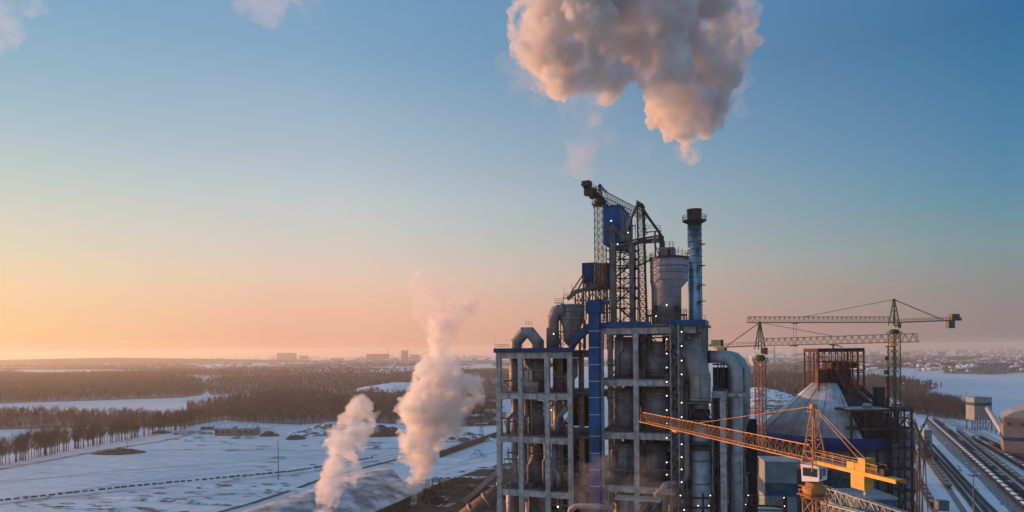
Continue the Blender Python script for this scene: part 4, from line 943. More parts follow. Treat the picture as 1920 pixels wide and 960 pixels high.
z = wp(1313,828,1).z; b.lathe([(2.9,z-.35),(2.9,z)], (p.x,p.y,0), 28); b.lathe([(2.15,z-1.6),(2.15,z-.36)], (p.x,p.y,0), 28); b.build("band", DARK, t)
t = thing("pipe_stand", "square braced steel stand carrying the fat elbow duct", "steel stand", wp(1313,795,1))
b = MB(); a_ = [(1287,-.9),(1331,-.9),(1331,3.4),(1287,3.4)]
zt, zb = wp(1313,755,0).z, wp(1313,788,0).z
co = [L(S(1287,-.9,770),-.9,0), L(S(1335,-.9,770),-.9,0), L(S(1335,-.9,770),4,0), L(S(1287,-.9,770),4,0)]; Zt, Zb = Vector((0,0,zt)), Vector((0,0,zb))
for k in range(4):
    p, q = co[k], co[(k+1)%4]; mm = (p+q)/2
    b.bar(p+Zt, q+Zt, .3); b.bar(p+Zb, q+Zb, .3); b.bar(p, p+Zt, .26); b.bar(mm+Zt, p+Zb, .16); b.bar(mm+Zt, q+Zb, .16)
b.rail([co[0]+Zt, co[1]+Zt, co[2]+Zt], 1.1, 1, .06); b.build("frame", MIDS, t)
MB().lathe([(1.6,zb-.3),(2.0,zb+1),(2.0,zt-1.5)], wp(1313,770,1).xy.to_3d(), 24).build("expansion_joint", BLK2, t)
# side frame with concrete columns right of the vessel
t = thing("concrete_portal", "concrete portal frame with dark plant behind, at the tower's right foot", "concrete frame", L(S(1356),0,0))
s_ = S(1356,0,850); z = wp(1356,746,0).z
b = MB(); tbox(b, s_-.6, s_+.6, 0, 1.2, 0, z-.01); tbox(b, s_-.6, s_+.6, 9, 10.2, 0, z-.01); b.build("column", CONC, t)
b = MB(); tbox(b, S(1334,0,750), S(1362,0,750), -.1, 1.3, z, z+1.3); tbox(b, S(1334,0,750), S(1362,0,750), 8.9, 10.3, z, z+1.3); tbox(b, S(1350,0), S(1396,0), 1.31, 9, z+.2, z+.9); b.build("beam", CONC, t)
b = MB()
for py in (760, 800, 850, 900, 950): z_ = wp(1345,py,5).z; b.bar(wp(1333,py,5), wp(1400,py,5), .3); b.rail([wp(1335,py,5), wp(1400,py,5)], 1.1, 1.4, .06)
for x in (1338, 1345, 1366, 1372, 1394): b.bar(L(S(x,5,800),5,0), wp(x,690,5), .28)
for k in range(7): b.bar(wp(1338,700+k*18,5), wp(1345,718+k*18,5), .12); b.bar(wp(1345,700+k*18,5), wp(1338,718+k*18,5), .12); b.bar(wp(1352,690+k*16,5), wp(1357,706+k*16,5), .1)
for x in (1346, 1352, 1357): b.bar(wp(x,748,4.5), wp(x,680,4.5), .22)
b.bar(wp(1336,683,4.5), wp(1372,683,4.5), .35); b.bar(wp(1352,751,0), wp(1372,750,0), .15); b.rail([wp(1362,744,2), wp(1392,741,2)], 1, 1.2, .07); b.bar(wp(1362,745,2), wp(1392,743,2), .9, .4)
b.build("secondary_steel", MIDS, t)
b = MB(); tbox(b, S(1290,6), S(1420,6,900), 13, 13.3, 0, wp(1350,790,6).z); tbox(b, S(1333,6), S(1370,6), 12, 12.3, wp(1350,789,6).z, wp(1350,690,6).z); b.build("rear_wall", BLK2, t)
b = MB(); rr = random.Random(9)
for k in range(26):
    x = rr.uniform(1290,1400); y = rr.uniform(800,950); p = wp(x,y,rr.uniform(6,12)); q = p+rr.choice([TU*rr.uniform(2,5), Vector((0,0,-rr.uniform(3,9)))]); MB().tube([p,q], rr.choice([.12,.2,.35,.6]), 8).build("pipe", VESS, t)
t = duct("bent_pipe", "thin brown downpipe beside the stair tower turning into the covered gallery", "pipe", [(1287,810,-1),(1287,880,-1),(1286,893,-1),(1278,903,-1.5),(1262,905,-2),(1248,908,-3),(1240,921,-4),(1228,930,-5)], .62, -1, m=DUCT, seg=10)
b = MB(); pbox(b,1281,795,1296,812,-1.6,1.6); b.build("hopper", RUSTD, t)
for i, (x_, y_, l_) in enumerate(((62,284,"nearest dark concrete silo added as a sun block behind the right block's bays"),(60,308,"middle one of the dark concrete silos added as a sun block behind the right block's bays"),(58,332,"farthest dark concrete silo added as a sun block behind the right block's bays"))):  # silos added behind the tower to keep low sun off the cone roof
    t = thing("shading_silo", l_, "silo", (x_,y_,0)); MB().lathe([(11.6,0),(11.6,72)], (x_,y_,0), 40).build("drum", CONCD, t)
    MB().lathe([(11.9,72.01),(11.9,72.8),(3,74)], (x_,y_,0), 40).build("roof", CONCD, t)
# covered gallery in front of the right block's foot
t = thing("covered_gallery", "low flat roofed conveyor gallery on brown posts before the right block's foot", "gallery", L(S(1190,-9),-9,0))
b = MB(); s0, z0 = lp(1152,934,-9); s1 = S(1238,-9,934); z1 = lp(1238,941,-9)[1]
tbox(b, s0, s1, -9, -6, z0-.35, z0+.15); b.build("roof", GALV, t)
b = MB()
for x in (1157, 1217, 1236): 
    for v in (-8.7, -6.3): s_ = S(x,-9,950); tbox(b, s_-.22, s_+.22, v-.2, v+.2, 0, z0-.36)
b.build("post", RUSTD, t)
b = MB()
for k in range(4): xa = 1160+k*19; b.bar(wp(xa,942,-8.7), wp(xa+19,960,-8.7), .15); b.bar(wp(xa+19,942,-8.7), wp(xa,960,-8.7), .15)
b.bar(wp(1154,961,-8.7), wp(1238,961,-8.7), .3); b.build("bracing", MIDS, t)
t = duct("low_pipe", "pale pipe lying across the photo's bottom edge before the tower", "pipe", [(1066,975,-6),(1070,955,-6),(1080,949,-6),(1110,949,-6),(1152,951,-7)], .6, -6, m=DUCT, seg=10)
b = MB(); b.bar(wp(1132,937,-4), wp(1148,952,-4), .12); b.build("stay", WHITE, t)
# steel frames at the foot right
t = thing("steel_platform", "dark red steel frame with small lamps at the tower's right foot", "steel platform", wp(1300,960,-5)*1)
b = MB()
for x in (1274, 1296, 1318, 1336): b.bar(L(S(x,-5,950),-5,0), wp(x,926 if x > 1290 else 915,-5), .4)
for y in (934, 952): b.bar(wp(1272,y,-5), wp(1338,y,-5), .4)
b.build("frame", RUSTD, t); b = MB(); b.rail([wp(1272,930,-5), wp(1338,930,-5)], 1, 1.1, .07); b.build("railing", MIDS, t)
for (x, y, l_) in ((1276,929,"left post of the dark red frame"),(1332,929,"right post of the dark red frame"),(1283,956,"lower left corner of the dark red frame"),(1329,948,"lower right corner of the dark red frame"),(1309,948,"middle rail of the dark red frame")):
    lamp(wp(x,y,-5.4), "tiny lamp on the "+l_, "lamps on the dark red frame", .9)
# ------------------------------------------------------------------ tower cranes
def tri_lattice(b, p, q, side, h, n, ch=.14, br=.08, up=Vector((0,0,1)), k1=1.0):
    "three-chord jib: two bottom chords, one top chord"
    def c(t): m_ = p.lerp(q, t); return [m_-side, m_+side, m_+up*h*(1+(k1-1)*t)]
    P = [c(i/n) for i in range(n+1)]
    for k in range(3): b.bar(P[0][k], P[n][k], ch)
    for i in range(n):
        m2 = (P[i][2]+P[i+1][2])/2 
        for k in (0, 1):
            b.bar(P[i][k], m2, br); b.bar(m2, P[i+1][k], br)
        b.bar(P[i][0], P[i][1], br); b.bar(P[i][0], P[i+1][1], br)
    for k in range(3): b.bar(P[n][k], P[n][(k+1)%3], br)
    return P
def crane(name, label, pos, tip, ctr, zj, h_jib, mw, z_apex, z_slew, m_mast, m_jib, m_head, m_cab, m_box, nj=30, nm=40, base_z=0.0, stay=(.55,), trolley=.5, detail=False, ch=.16, headw=1.0, hang=0, flat=False, cabside=1, ks=1.0):
    P = Vector((pos[0], pos[1], 0)); t = thing(name, label, "tower crane", P+Vector((0,0,base_z)))
    T = Vector(tip); Cc = Vector(ctr); d = (T.xy-P.xy).to_3d().normalized(); sd_ = Vector((-d.y, d.x, 0)); dc = (Cc.xy-P.xy).to_3d().normalized()
    Z = Vector((0,0,1)); U_, V_ = d*mw/2, sd_*mw/2
    b = MB(); b.lattice(P+Z*base_z, P+Z*(z_slew-1.6), U_, V_, nm, ch*1.15, ch*.45)
    for s1 in (-1,1): b.bar(P+U_*.5*s1+Z*base_z, P+U_*.5*s1+Z*(z_slew-1.6), ch*.4)
    n_ = int((z_slew-base_z)/.6)
    for k in range(n_): b.bar(P-U_*.5+Z*(base_z+k*.6), P+U_*.5+Z*(base_z+k*.6), ch*.3)
    b.build("mast", m_mast, t)
    b = MB(); b.lathe([(mw*.5,z_slew-1.5),(mw*.72,z_slew-.7),(mw*.72,z_slew-.25),(mw*.55,z_slew-.2),(mw*.5,z_slew+.5)], P, 20)
    for s1 in (-1,1):
        for s2 in (-1,1): b.bar(P+U_*s1+V_*s2+Z*(z_slew-2.4), P+U_*s1*1.35+V_*s2*1.35+Z*(z_slew-.6), ch)
    b.build("slewing_ring", m_head, t)
    b = MB()
    for k in range(4):
        a = [P+U_*1.35+V_*1.35, P-U_*1.35+V_*1.35, P-U_*1.35-V_*1.35, P+U_*1.35-V_*1.35]; zz = Z*(z_slew-1.2)
        b.bar(a[k]+zz, a[(k+1)%4]+zz, .5, .08); b.rail([a[k]+zz, a[(k+1)%4]+zz], 1.1, 1.0, .06)
    b.build("slewing_platform", m_head, t)
    b = MB(); hw = mw*.5*headw
    ap = P+Z*z_apex
    for s1 in (-1,1):
        for s2 in (-1,1): b.bar(P+d*hw*s1+sd_*hw*s2+Z*(zj-1.2), ap+d*.14*s1+sd_*.14*s2, ch)
    nh = 5
    for i in range(nh):
        k0, k1 = i/nh, (i+1)/nh
        def cr(kk, s1, s2): return (P+d*hw*s1+sd_*hw*s2+Z*(zj-.2)).lerp(ap, kk)
        for s1, s2, s3, s4 in ((1,1,1,-1),(1,-1,-1,-1),(-1,-1,-1,1),(-1,1,1,1)):
            b.bar(cr(k0,s1,s2), cr(k0,s3,s4), ch*.5)
            if i < nh-1: b.bar(cr(k0,s1,s2), cr(k1,s3,s4), ch*.5)
    b.box(-.35,.35,-.35,.35,-.3,.3, Matrix.Translation(ap))
    b.rail([ap+d*.7+sd_*.7-Z*1.3, ap-d*.7+sd_*.7-Z*1.3, ap-d*.7-sd_*.7-Z*1.3, ap+d*.7-sd_*.7-Z*1.3, ap+d*.7+sd_*.7-Z*1.3], 1.1, 1.0, .05)
    b.bar(ap, ap+Z*.8, .05); b.build("tower_head", m_head, t)
    b = MB(); A = P+d*mw*.55+Z*zj; Tz = Vector((T.x, T.y, T.z)); P3 = tri_lattice(b, A, Tz, sd_*h_jib*.45, h_jib, nj, ch*.9, ch*.38); b.build("jib", m_jib, t)
    b = MB(); A2 = P+dc*mw*.4+Z*zj
    sc_ = Vector((-dc.y, dc.x, 0)); e = Cc
    for s1 in (-1,1): b.bar(A2+sc_*.6*s1, e+sc_*.6*s1, ch*1.2, .42)
    for i in range(14): p_ = A2.lerp(e, i/14); q_ = A2.lerp(e, (i+1)/14); b.bar(p_-sc_*.6, q_+sc_*.6, ch*.6)
    b.bar(A2+Z*.2, e+Z*.2, 1.1, .07)
    for s1 in (-1,1): b.rail([A2+sc_*.65*s1+Z*.25, A2.lerp(e,.8)+sc_*.65*s1+Z*.25], 1.1, 1.6, ch*.35)
    b.build("counter_jib", m_box if detail else m_jib, t)
    b = MB(); pb = A2.lerp(e, .56 if detail else .84)
    Mx = Matrix((( dc.x, sc_.x, 0, pb.x), (dc.y, sc_.y, 0, pb.y), (0,0,1,pb.z), (0,0,0,1)))
    if detail:
        for k in range(5): b.box(-1.0+k*.46, -.58+k*.46, -.62, .62, -1.95, -.22, Mx)
    else: b.box(-1.6*ks, 1.4*ks, -.8, .8, -3.1*ks, -.23, Mx)
    b.build("counterweight", m_box, t)
    b = MB()
    if detail:
        b.box(-1.7,.35,-.62,.55,.26,1.1,Mx); b.build("switch_cabinet", m_box, t); b = MB(); b.box(.37,1.5,-.7,.7,.27,1.75,Mx); b.box(.33,1.54,-.74,.74,1.753,1.83,Mx); b.build("machine_house", m_box, t)
        b = MB(); c_ = Mx@Vector((2.7,0,.85)); b.tube([c_-sc_*.5, c_+sc_*.5], .42, 16); b.tube([c_-sc_*.55, c_-sc_*.5], .6, 16); b.tube([c_+sc_*.5, c_+sc_*.55], .6, 16); b.box(3.4,4.1,-.4,.5,.25,1.0,Mx); b.build("winch", DARK, t)
    else:
        b.box(-.2,3.6*ks,-.9,.9,.3,.3+2.3*ks,Mx); b.box(3.6*ks+.003,4.6*ks,-.8,.8,.25,.25+.95*ks,Mx); b.build("machine_house", m_box, t)
    b = MB()
    for fr in stay:
        for s1 in (-.12,.12): b.bar(ap+sd_*s1, A.lerp(Tz, fr)+Z*h_jib+sd_*s1, ch*.55)
    for i in range(1, 4): 
        p_ = ap.lerp(A.lerp(Tz, stay[-1])+Z*h_jib, i/4); b.box(-.3,.3,-.12,.12,-.1,.1, Matrix.Translation(p_))
    for s1 in (-.5,.5): b.bar(ap+sc_*s1*.3, A2.lerp(e,.72)+sc_*s1+Z*.3, ch*.5)
    b.build("stay_bar", m_head, t)
    b = MB(); cp = P+sd_*cabside*(mw*.5+.9)+d*.3; 
    Mc = Matrix(((d.x, sd_.x, 0, cp.x), (d.y, sd_.y, 0, cp.y), (0,0,1,z_slew+.6), (0,0,0,1)))
    if detail: Mc = Matrix(((d.x, sd_.x, 0, P.x), (d.y, sd_.y, 0, P.y), (0,0,1,z_slew+.6), (0,0,0,1))) @ Matrix.Rotation(R(28),4,'Z')
    w2 = 1.15 if detail else .8; zt_ = 2.15
    vs = [Mc@Vector(v_) for v_ in [(-w2,-w2,.25),(w2,-w2,.0),(w2,w2,.0),(-w2,w2,.25),(-w2,-w2,zt_),(w2*1.06,-w2,zt_),(w2*1.06,w2,zt_),(-w2,w2,zt_)]]
    b.add(vs, [(0,3,2,1),(4,5,6,7),(0,1,5,4),(1,2,6,5),(2,3,7,6),(3,0,4,7)]); b.box(-w2-.08,w2+.14,-w2-.08,w2+.08,zt_+.003,zt_+.1,Mc); cabo = b.build("cab", m_cab, t)
    b = MB()
    for sgn in (-1,1):
        y0 = sgn*w2; 
        b.box(-w2*.75,-w2*.1,y0-.02,y0+.02,.85,1.8,Mc); b.box(0,w2*.8,y0-.02,y0+.02,.85,1.8,Mc)
    b.box(-w2-.02,-w2+.02,-w2*.7,w2*.1,.8,1.85,Mc); b.box(-w2-.02,-w2+.02,w2*.25,w2*.8,.5,1.85,Mc); b.box(w2*1.03-.02,w2*1.03+.06,-w2*.85,w2*.85,.6,1.9,Mc)
    o = b.build("window", GLASS, cabo)
    if detail:
        b = MB()
        for (f0, f1, sgn) in ((-w2*.8,-w2*.05,1),(-w2*.05,w2*.85,1),(-w2*.8,w2*.85,-1)):
            y0 = sgn*(w2+.03)
            for (xa,xb,za,zb_) in ((f0,f1,.78,.86),(f0,f1,1.82,1.9),(f0,f0+.07,.78,1.9),(f1-.07,f1,.78,1.9)): b.box(xa,xb,y0-.02,y0+.02,za,zb_,Mc)
        b.build("window_frame", DARK, cabo)
    if trolley:
        b = MB(); tp = A.lerp(Tz, trolley); b.box(-.9,.9,-h_jib*.45,h_jib*.45,-.45,-.12, Matrix(((d.x,sd_.x,0,tp.x),(d.y,sd_.y,0,tp.y),(0,0,1,tp.z),(0,0,0,1)))); b.build("trolley", m_head if not detail else ORG, t)
        if hang:
            b = MB()
            for s1 in (-.6,.6): b.bar(tp+d*s1-Z*.4, tp+d*s1*.3-Z*hang, ch*.28)
            b.box(-.4,.4,-.2,.2,-.9,0, Matrix.Translation(tp-Z*hang)); b.bar(tp-Z*(hang+.9), tp-Z*(hang+1.5), .15); b.build("hook_block", DARK, t)
    return t, d, sd_
# the near yellow crane
crane("tower_crane", "near yellow tower crane with a white cab, its lattice jib reaching across the tower", (39.7,90), (27.4,143.5,75.0), (42.9,75.6,75.15), 75.2, 1.95, 2.05, 82.4, 71.9, ORG, YEL if 0 else mat("jib_orange", (.62,.27,.085), .55, var=.3, scale=.8), ORG, WHITE, YEL, nj=34, nm=34, stay=(.56,), trolley=.70, detail=True, ch=.125, headw=1.15, base_z=0)
pA = at(1425,655,225); crane("tower_crane", "crane with a rust coloured lattice mast left of the cone roofed store", (pA.x,225), (at(1720,640,190).x,190,91.6), (at(1341,651,238).x,238,90.7), 91.1, 2.3, 2.5, 98.8, 87.6, mat("mast_rust", (.24,.125,.075), .8, var=.4), OLIVE, GREEN, RUST, GREEN, nj=22, nm=34, stay=(.5,), trolley=.22, ch=.26, hang=0)
pB = at(1677,655,270); crane("tower_crane", "tall far crane with an olive jib passing high over the cone roofed store", (pB.x,270), (at(1402,606,258).x,258,100.0), (at(1801,601,277).x,277,101.0), 100.0, 2.2, 2.9, 109.1, 96.8, mat("mast_khaki", (.20,.15,.09), .8, var=.4), OLIVE, GREEN, mat("cab_green", (.22,.30,.16), .6), OLIVE, nj=30, nm=36, stay=(.62,), trolley=.68, ch=.28, hang=26)
# roof crane standing on the tower
pC = wp(1125,372,11.2); sC = (pC-P0)
crane("tower_crane", "dark flat topped crane standing on the concrete tower's roof", (pC.x,pC.y), (at(1207,404,187).x,187,pC.z+.1), (at(1099,360,pC.y-8).x,pC.y-8,pC.z+.8), pC.z+.3, 2.0, 2.1, pC.z+3.0, pC.z-.3, MIDS, DARK, DARK, DARK, DARK, nj=18, nm=20, base_z=90.3, stay=(.12,), trolley=.4, ch=.15, headw=.6, ks=.5)
# red lattice hoist mast on the roof, a separate slimmer tower
# ------------------------------------------------------------------ cone roofed store
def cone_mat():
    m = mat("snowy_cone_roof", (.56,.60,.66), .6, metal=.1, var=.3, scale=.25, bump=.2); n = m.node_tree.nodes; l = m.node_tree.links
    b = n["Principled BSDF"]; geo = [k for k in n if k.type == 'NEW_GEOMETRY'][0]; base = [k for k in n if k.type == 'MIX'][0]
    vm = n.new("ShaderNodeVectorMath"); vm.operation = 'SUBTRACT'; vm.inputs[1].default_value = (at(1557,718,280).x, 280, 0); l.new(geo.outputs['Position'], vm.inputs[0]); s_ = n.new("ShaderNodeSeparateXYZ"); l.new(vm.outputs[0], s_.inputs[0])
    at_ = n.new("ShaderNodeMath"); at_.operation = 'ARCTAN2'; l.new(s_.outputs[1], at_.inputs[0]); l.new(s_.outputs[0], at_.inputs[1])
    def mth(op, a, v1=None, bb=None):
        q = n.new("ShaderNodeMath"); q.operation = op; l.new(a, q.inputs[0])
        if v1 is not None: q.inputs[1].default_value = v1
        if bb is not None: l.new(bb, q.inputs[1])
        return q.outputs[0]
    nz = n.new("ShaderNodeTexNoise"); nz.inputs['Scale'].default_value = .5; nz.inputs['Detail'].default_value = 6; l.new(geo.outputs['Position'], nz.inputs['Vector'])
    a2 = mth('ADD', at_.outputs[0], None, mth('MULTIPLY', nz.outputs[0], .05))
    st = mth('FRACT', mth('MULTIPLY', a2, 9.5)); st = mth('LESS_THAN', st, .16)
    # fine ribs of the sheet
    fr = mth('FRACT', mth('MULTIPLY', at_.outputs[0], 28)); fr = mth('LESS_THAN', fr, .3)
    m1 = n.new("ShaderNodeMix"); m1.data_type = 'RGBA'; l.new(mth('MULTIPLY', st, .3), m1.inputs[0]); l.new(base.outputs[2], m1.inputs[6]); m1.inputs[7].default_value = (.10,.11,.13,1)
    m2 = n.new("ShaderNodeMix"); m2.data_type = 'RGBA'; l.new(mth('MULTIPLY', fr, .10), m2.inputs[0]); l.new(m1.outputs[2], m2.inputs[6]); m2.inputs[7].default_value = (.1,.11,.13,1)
    # near-black tone mixed in over the right flank: angle between -1.15 and 1.4 rad
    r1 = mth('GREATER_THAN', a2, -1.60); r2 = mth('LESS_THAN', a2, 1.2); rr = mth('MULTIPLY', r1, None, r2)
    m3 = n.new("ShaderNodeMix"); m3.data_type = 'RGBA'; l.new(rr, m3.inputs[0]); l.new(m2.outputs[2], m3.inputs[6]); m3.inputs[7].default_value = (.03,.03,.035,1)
    # greyer tone on the left flank
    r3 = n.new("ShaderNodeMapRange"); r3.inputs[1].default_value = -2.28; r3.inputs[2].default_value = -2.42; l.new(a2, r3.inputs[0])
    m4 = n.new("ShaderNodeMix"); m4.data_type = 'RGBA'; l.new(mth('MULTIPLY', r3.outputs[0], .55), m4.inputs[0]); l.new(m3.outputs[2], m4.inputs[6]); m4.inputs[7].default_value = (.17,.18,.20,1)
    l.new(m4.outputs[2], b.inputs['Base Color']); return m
cD = at(1557,718,280); cx, cyy = cD.x, 280.0
t = thing("clinker_store", "large round store with a snow dusted cone roof and a blue ring band", "storage dome", (cx,cyy,0))
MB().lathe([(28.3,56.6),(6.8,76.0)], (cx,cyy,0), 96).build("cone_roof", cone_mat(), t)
MB().lathe([(28.1,51.9),(28.4,52),(28.4,56.5),(28.1,56.59)], (cx,cyy,0), 96).build("ring_band", mat("ring_blue", (.006,.03,.15), .5, var=.2), t)
MB().lathe([(27.8,0),(27.8,51.89)], (cx,cyy,0), 96).build("wall", mat("store_wall", (.15,.15,.15), .85, var=.3, streak=.5, scale=.2), t)
b = MB()
for k in range(14):
    a = k*2*math.pi/14+.1; p = Vector((cx+math.cos(a)*28.3, cyy+math.sin(a)*28.3, 56.75)); q = Vector((cx+math.cos(a)*6.9, cyy+math.sin(a)*6.9, 76.1)); b.bar(p, q, .13, .1)
b.build("roof_rib", mat("rib_grey", (.09,.10,.12), .6), t)
b = MB(); z0 = 76.1; hw, hd = 9.1, 6.5; Z = Vector((0,0,1)); ct = Vector((cx+1.3, cyy, 0))
t2 = thing("rusty_head_frame", "rusty open steel frame standing on top of the cone roofed store", "steel frame", ct+Z*z0)
nx = 7
for v in (-hd, hd):
    for i in range(nx+1):
        x = -hw+2*hw*i/nx; b.bar(ct+Vector((x,v,z0-(3 if abs(x) > 6 else 0))), ct+Vector((x,v,89.8)), .55 if i in (0,nx) else .3)
    for z in (80.2, 84.6): b.bar(ct+Vector((-hw,v,z)), ct+Vector((hw,v,z)), .3)
for x in (-hw, hw, hw-2.4, -hw+2.2):
    b.bar(ct+Vector((x,-hd,86.8)), ct+Vector((x,hd,86.8)), .3); b.bar(ct+Vector((x,-hd,81)), ct+Vector((x,hd,81)), .25)
    for v in (-2.2, 2.2): b.bar(ct+Vector((x,v,z0)), ct+Vector((x,v,89.8)), .3)
b.build("post", RUST, t2)
b = MB()
for v in (-hd-.2, hd+.2): b.bar(ct+Vector((-hw-.2,v,89.3)), ct+Vector((hw+.2,v,89.3)), .3, 1.5)
for x in (-hw-.2, hw+.2): b.bar(ct+Vector((x,-hd,89.3)), ct+Vector((x,hd,89.3)), .3, 1.5)
b.build("top_beam", RUSTD, t2)
b = MB()
for i in range(nx):
    xa, xb = -hw+2*hw*i/nx, -hw+2*hw*(i+1)/nx
    for v in (-hd, hd):
        b.bar(ct+Vector((xa,v,84.6)), ct+Vector((xb,v,88.6)), .12); b.bar(ct+Vector((xb,v,84.6)), ct+Vector((xa,v,88.6)), .12)
b.build("bracing", RUSTD, t2)
b = MB(); b.box(-8.8,-5.5,-6.3,-2,76.2,81.5,Matrix.Translation(ct)); b.build("rust_panel_box", RUST, t2)
b = MB(); b.box(-4.5,5,-4,5,76.3,81.8,Matrix.Translation(ct)); b.box(-1.5,8.8,-2,6,81.9,84.2,Matrix.Translation(ct)); b.build("machine_house", RUSTD, t2)
b = MB(); b.tube([ct+Vector((-1.2,-5.2,74.5)), ct+Vector((-1.2,-5.2,78)), ct+Vector((1.2,-5.2,80.5))], [1.6,1.5,.8], 12); b.tube([ct+Vector((-3.5,-5,82.3)), ct+Vector((3.5,-5,83.6))], .5, 8); b.build("chute", DARK, t2)
b = MB(); b.bar(ct+Vector((-1.6,0,91.5)), ct+Vector((1.8,0,91.3)), 1.0,.4); b.bar(ct+Vector((0,0,90)), ct+Vector((0,0,91.5)), .5); b.bar(ct+Vector((1.5,0,91.3)), ct+Vector((4,0,90.4)), .3); b.build("hoist", DARK, t2)
# inclined rusty conveyor gallery down the store's right flank
t = thing("inclined_gallery", "rusty truss conveyor sloping down the cone roof's dark right flank", "conveyor gallery", (cx+8,268,0))
p, q = at(1572,692,273), at(1652,818,262); b = MB(); b.lattice(p, q, Vector((1.3,.3,0)), Vector((0,.3,1.5)), 16, .32, .2); b.build("truss", RUST, t)
b = MB(); b.bar(p-Vector((0,0,1)), q-Vector((0,0,1)), 2.0, .3); b.build("walkway", RUSTD, t)
t = thing("inclined_gallery", "second, thinner dark gallery sloping from the head frame to the green box", "conveyor gallery", (cx+14,290,0))
p, q = at(1600,716,288), at(1648,756,276); b = MB(); b.lattice(p, q, Vector((.6,.6,0)), Vector((0,0,.8)), 10, .25, .14); b.build("truss", RUSTD, t)
# works tower with platforms to the right of the dome
t = thing("rusty_works_frame", "unfinished dark rusty steel building frame right of the cone roofed store", "steel building", at(1655,800,262)*1)
Dw = 252.0
def qp(px, py, D): return at(px, py, D)
def pb2(b, px0, py0, px1, py1, D, dep):
    a, c = at(px0, py0, D), at(px1, py1, D); return b.box(min(a.x,c.x), max(a.x,c.x), D, D+dep, min(a.z,c.z), max(a.z,c.z))
zt1 = at(1650,768,Dw).z; xL, xR = at(1597,768,Dw).x, at(1712,768,Dw).x
cols = [1597, 1623, 1645, 1665, 1684, 1710]
for D_ in (Dw, Dw+11, Dw+22):
    b = MB()
    for px in cols: x = at(px,768,Dw).x; b.box(x-.35,x+.35,D_,D_+.6,0,zt1)
    b.build("column", RUSTD, t)
for z_ in (zt1-.1, at(1650,803,Dw).z, at(1650,840,Dw).z, at(1650,880,Dw).z, at(1650,920,Dw).z, 22, 10):
    b = MB()
    for D_ in (Dw-.1, Dw+11.1, Dw+22.1): b.box(xL-.8,xR+.6,D_,D_+.5,z_-.7,z_)
    for px in cols: x = at(px,768,Dw).x; b.box(x-.2,x+.2,Dw+.41,Dw+22,z_-.6,z_-.05)
    b.build("floor_beam", RUST if z_ > 60 else RUSTD, t)
for z_ in (at(1650,803,Dw).z, at(1650,880,Dw).z): 
    b = MB(); b.box(xL,xR,Dw+.55,Dw+22,z_+.01,z_+.2); b.build("floor_plate", BLK2, t)
b = MB(); zz = zt1+.02; b.box(xL,at(1672,768,Dw).x,Dw+.6,Dw+20,zz,zz+.15); b.build("snowy_platform", SNOWD, t)
b = MB(); b.rail([Vector((xL,Dw+.2,zt1)), Vector((xR,Dw+.2,zt1)), Vector((xR,Dw+22,zt1))], 1.2, 1.2, .1)
for k in range(5):
    xa, xb = at(cols[k],768,Dw).x, at(cols[k+1],768,Dw).x; b.bar(Vector((xa,Dw,zt1-7.2)), Vector((xb,Dw,zt1-.5)), .25)
    if k != 2: b.bar(Vector((xb,Dw,zt1-7.2)), Vector((xa,Dw,zt1-.5)), .2)
for k in range(24): xa = rnd.uniform(xL, xR); d_ = rnd.uniform(1, 18); z_ = rnd.uniform(40, zt1-2); b.bar(Vector((xa,Dw+d_,z_)), Vector((xa+rnd.uniform(-5,5),Dw+d_,z_+rnd.uniform(-4,4))), rnd.uniform(.15,.4))
b.build("bracing", RUST, t)
b = MB(); b.box(xL+.4,xR-6,Dw+6,Dw+21,0,at(1650,812,Dw).z); b.build("inner_wall", mat("dark_cladding", (.055,.052,.055), .85, var=.4, streak=.4), t)
b = MB(); b.box(at(1673,800,Dw).x,at(1683,800,Dw).x,Dw-.4,Dw+.3,30,at(1673,832,Dw).z); b.build("grey_cladding", mat("grey_cladding", (.17,.20,.21), .7, streak=.3), t)
# tall open stair shaft at its right corner
t = thing("rusty_stair_shaft", "tall narrow rusty shaft of rungs at the unfinished steel building's corner", "stair shaft", Vector((at(1697,768,246).x,246,0)))
a, c_ = at(1684,765,246), at(1709,765,246); b = MB()
for x in (a.x, c_.x):
    for D_ in (246, 250.5): b.box(x-.22,x+.22,D_-.2,D_+.25,0,a.z)
b.box((a.x+c_.x)/2-.12,(a.x+c_.x)/2+.12,246-.1,246.1,20,a.z-7); b.build("post", RUSTD, t)
b = MB(); z_ = a.z; i = 0
while z_ > 3:
    b.box(a.x,c_.x,245.7,246.1,z_-.3,z_); b.box(a.x,c_.x,250.3,250.6,z_-.3,z_); b.box(a.x-.1,a.x+.1,246.2,250.2,z_-.25,z_); b.box(c_.x-.1,c_.x+.1,246.2,250.2,z_-.25,z_)
    if i % 1 == 0: b.bar(Vector((a.x,246,z_-3.6)) if i%2 else Vector((c_.x,246,z_-3.6)), Vector((c_.x,250,z_)) if i%2 else Vector((a.x,250,z_)), .8, .15)
    z_ -= 3.7; i += 1
b.build("rung_beam", RUST, t)
b = MB(); b.lathe([(.5,-.12),(.62,0),(.5,.12)], (0,0,0), 14); o = b.build("round_sign", WHITE, t); o.matrix_world = Matrix.Translation(at(1692,785,245.6))@Matrix.Rotation(math.pi/2,4,'X')
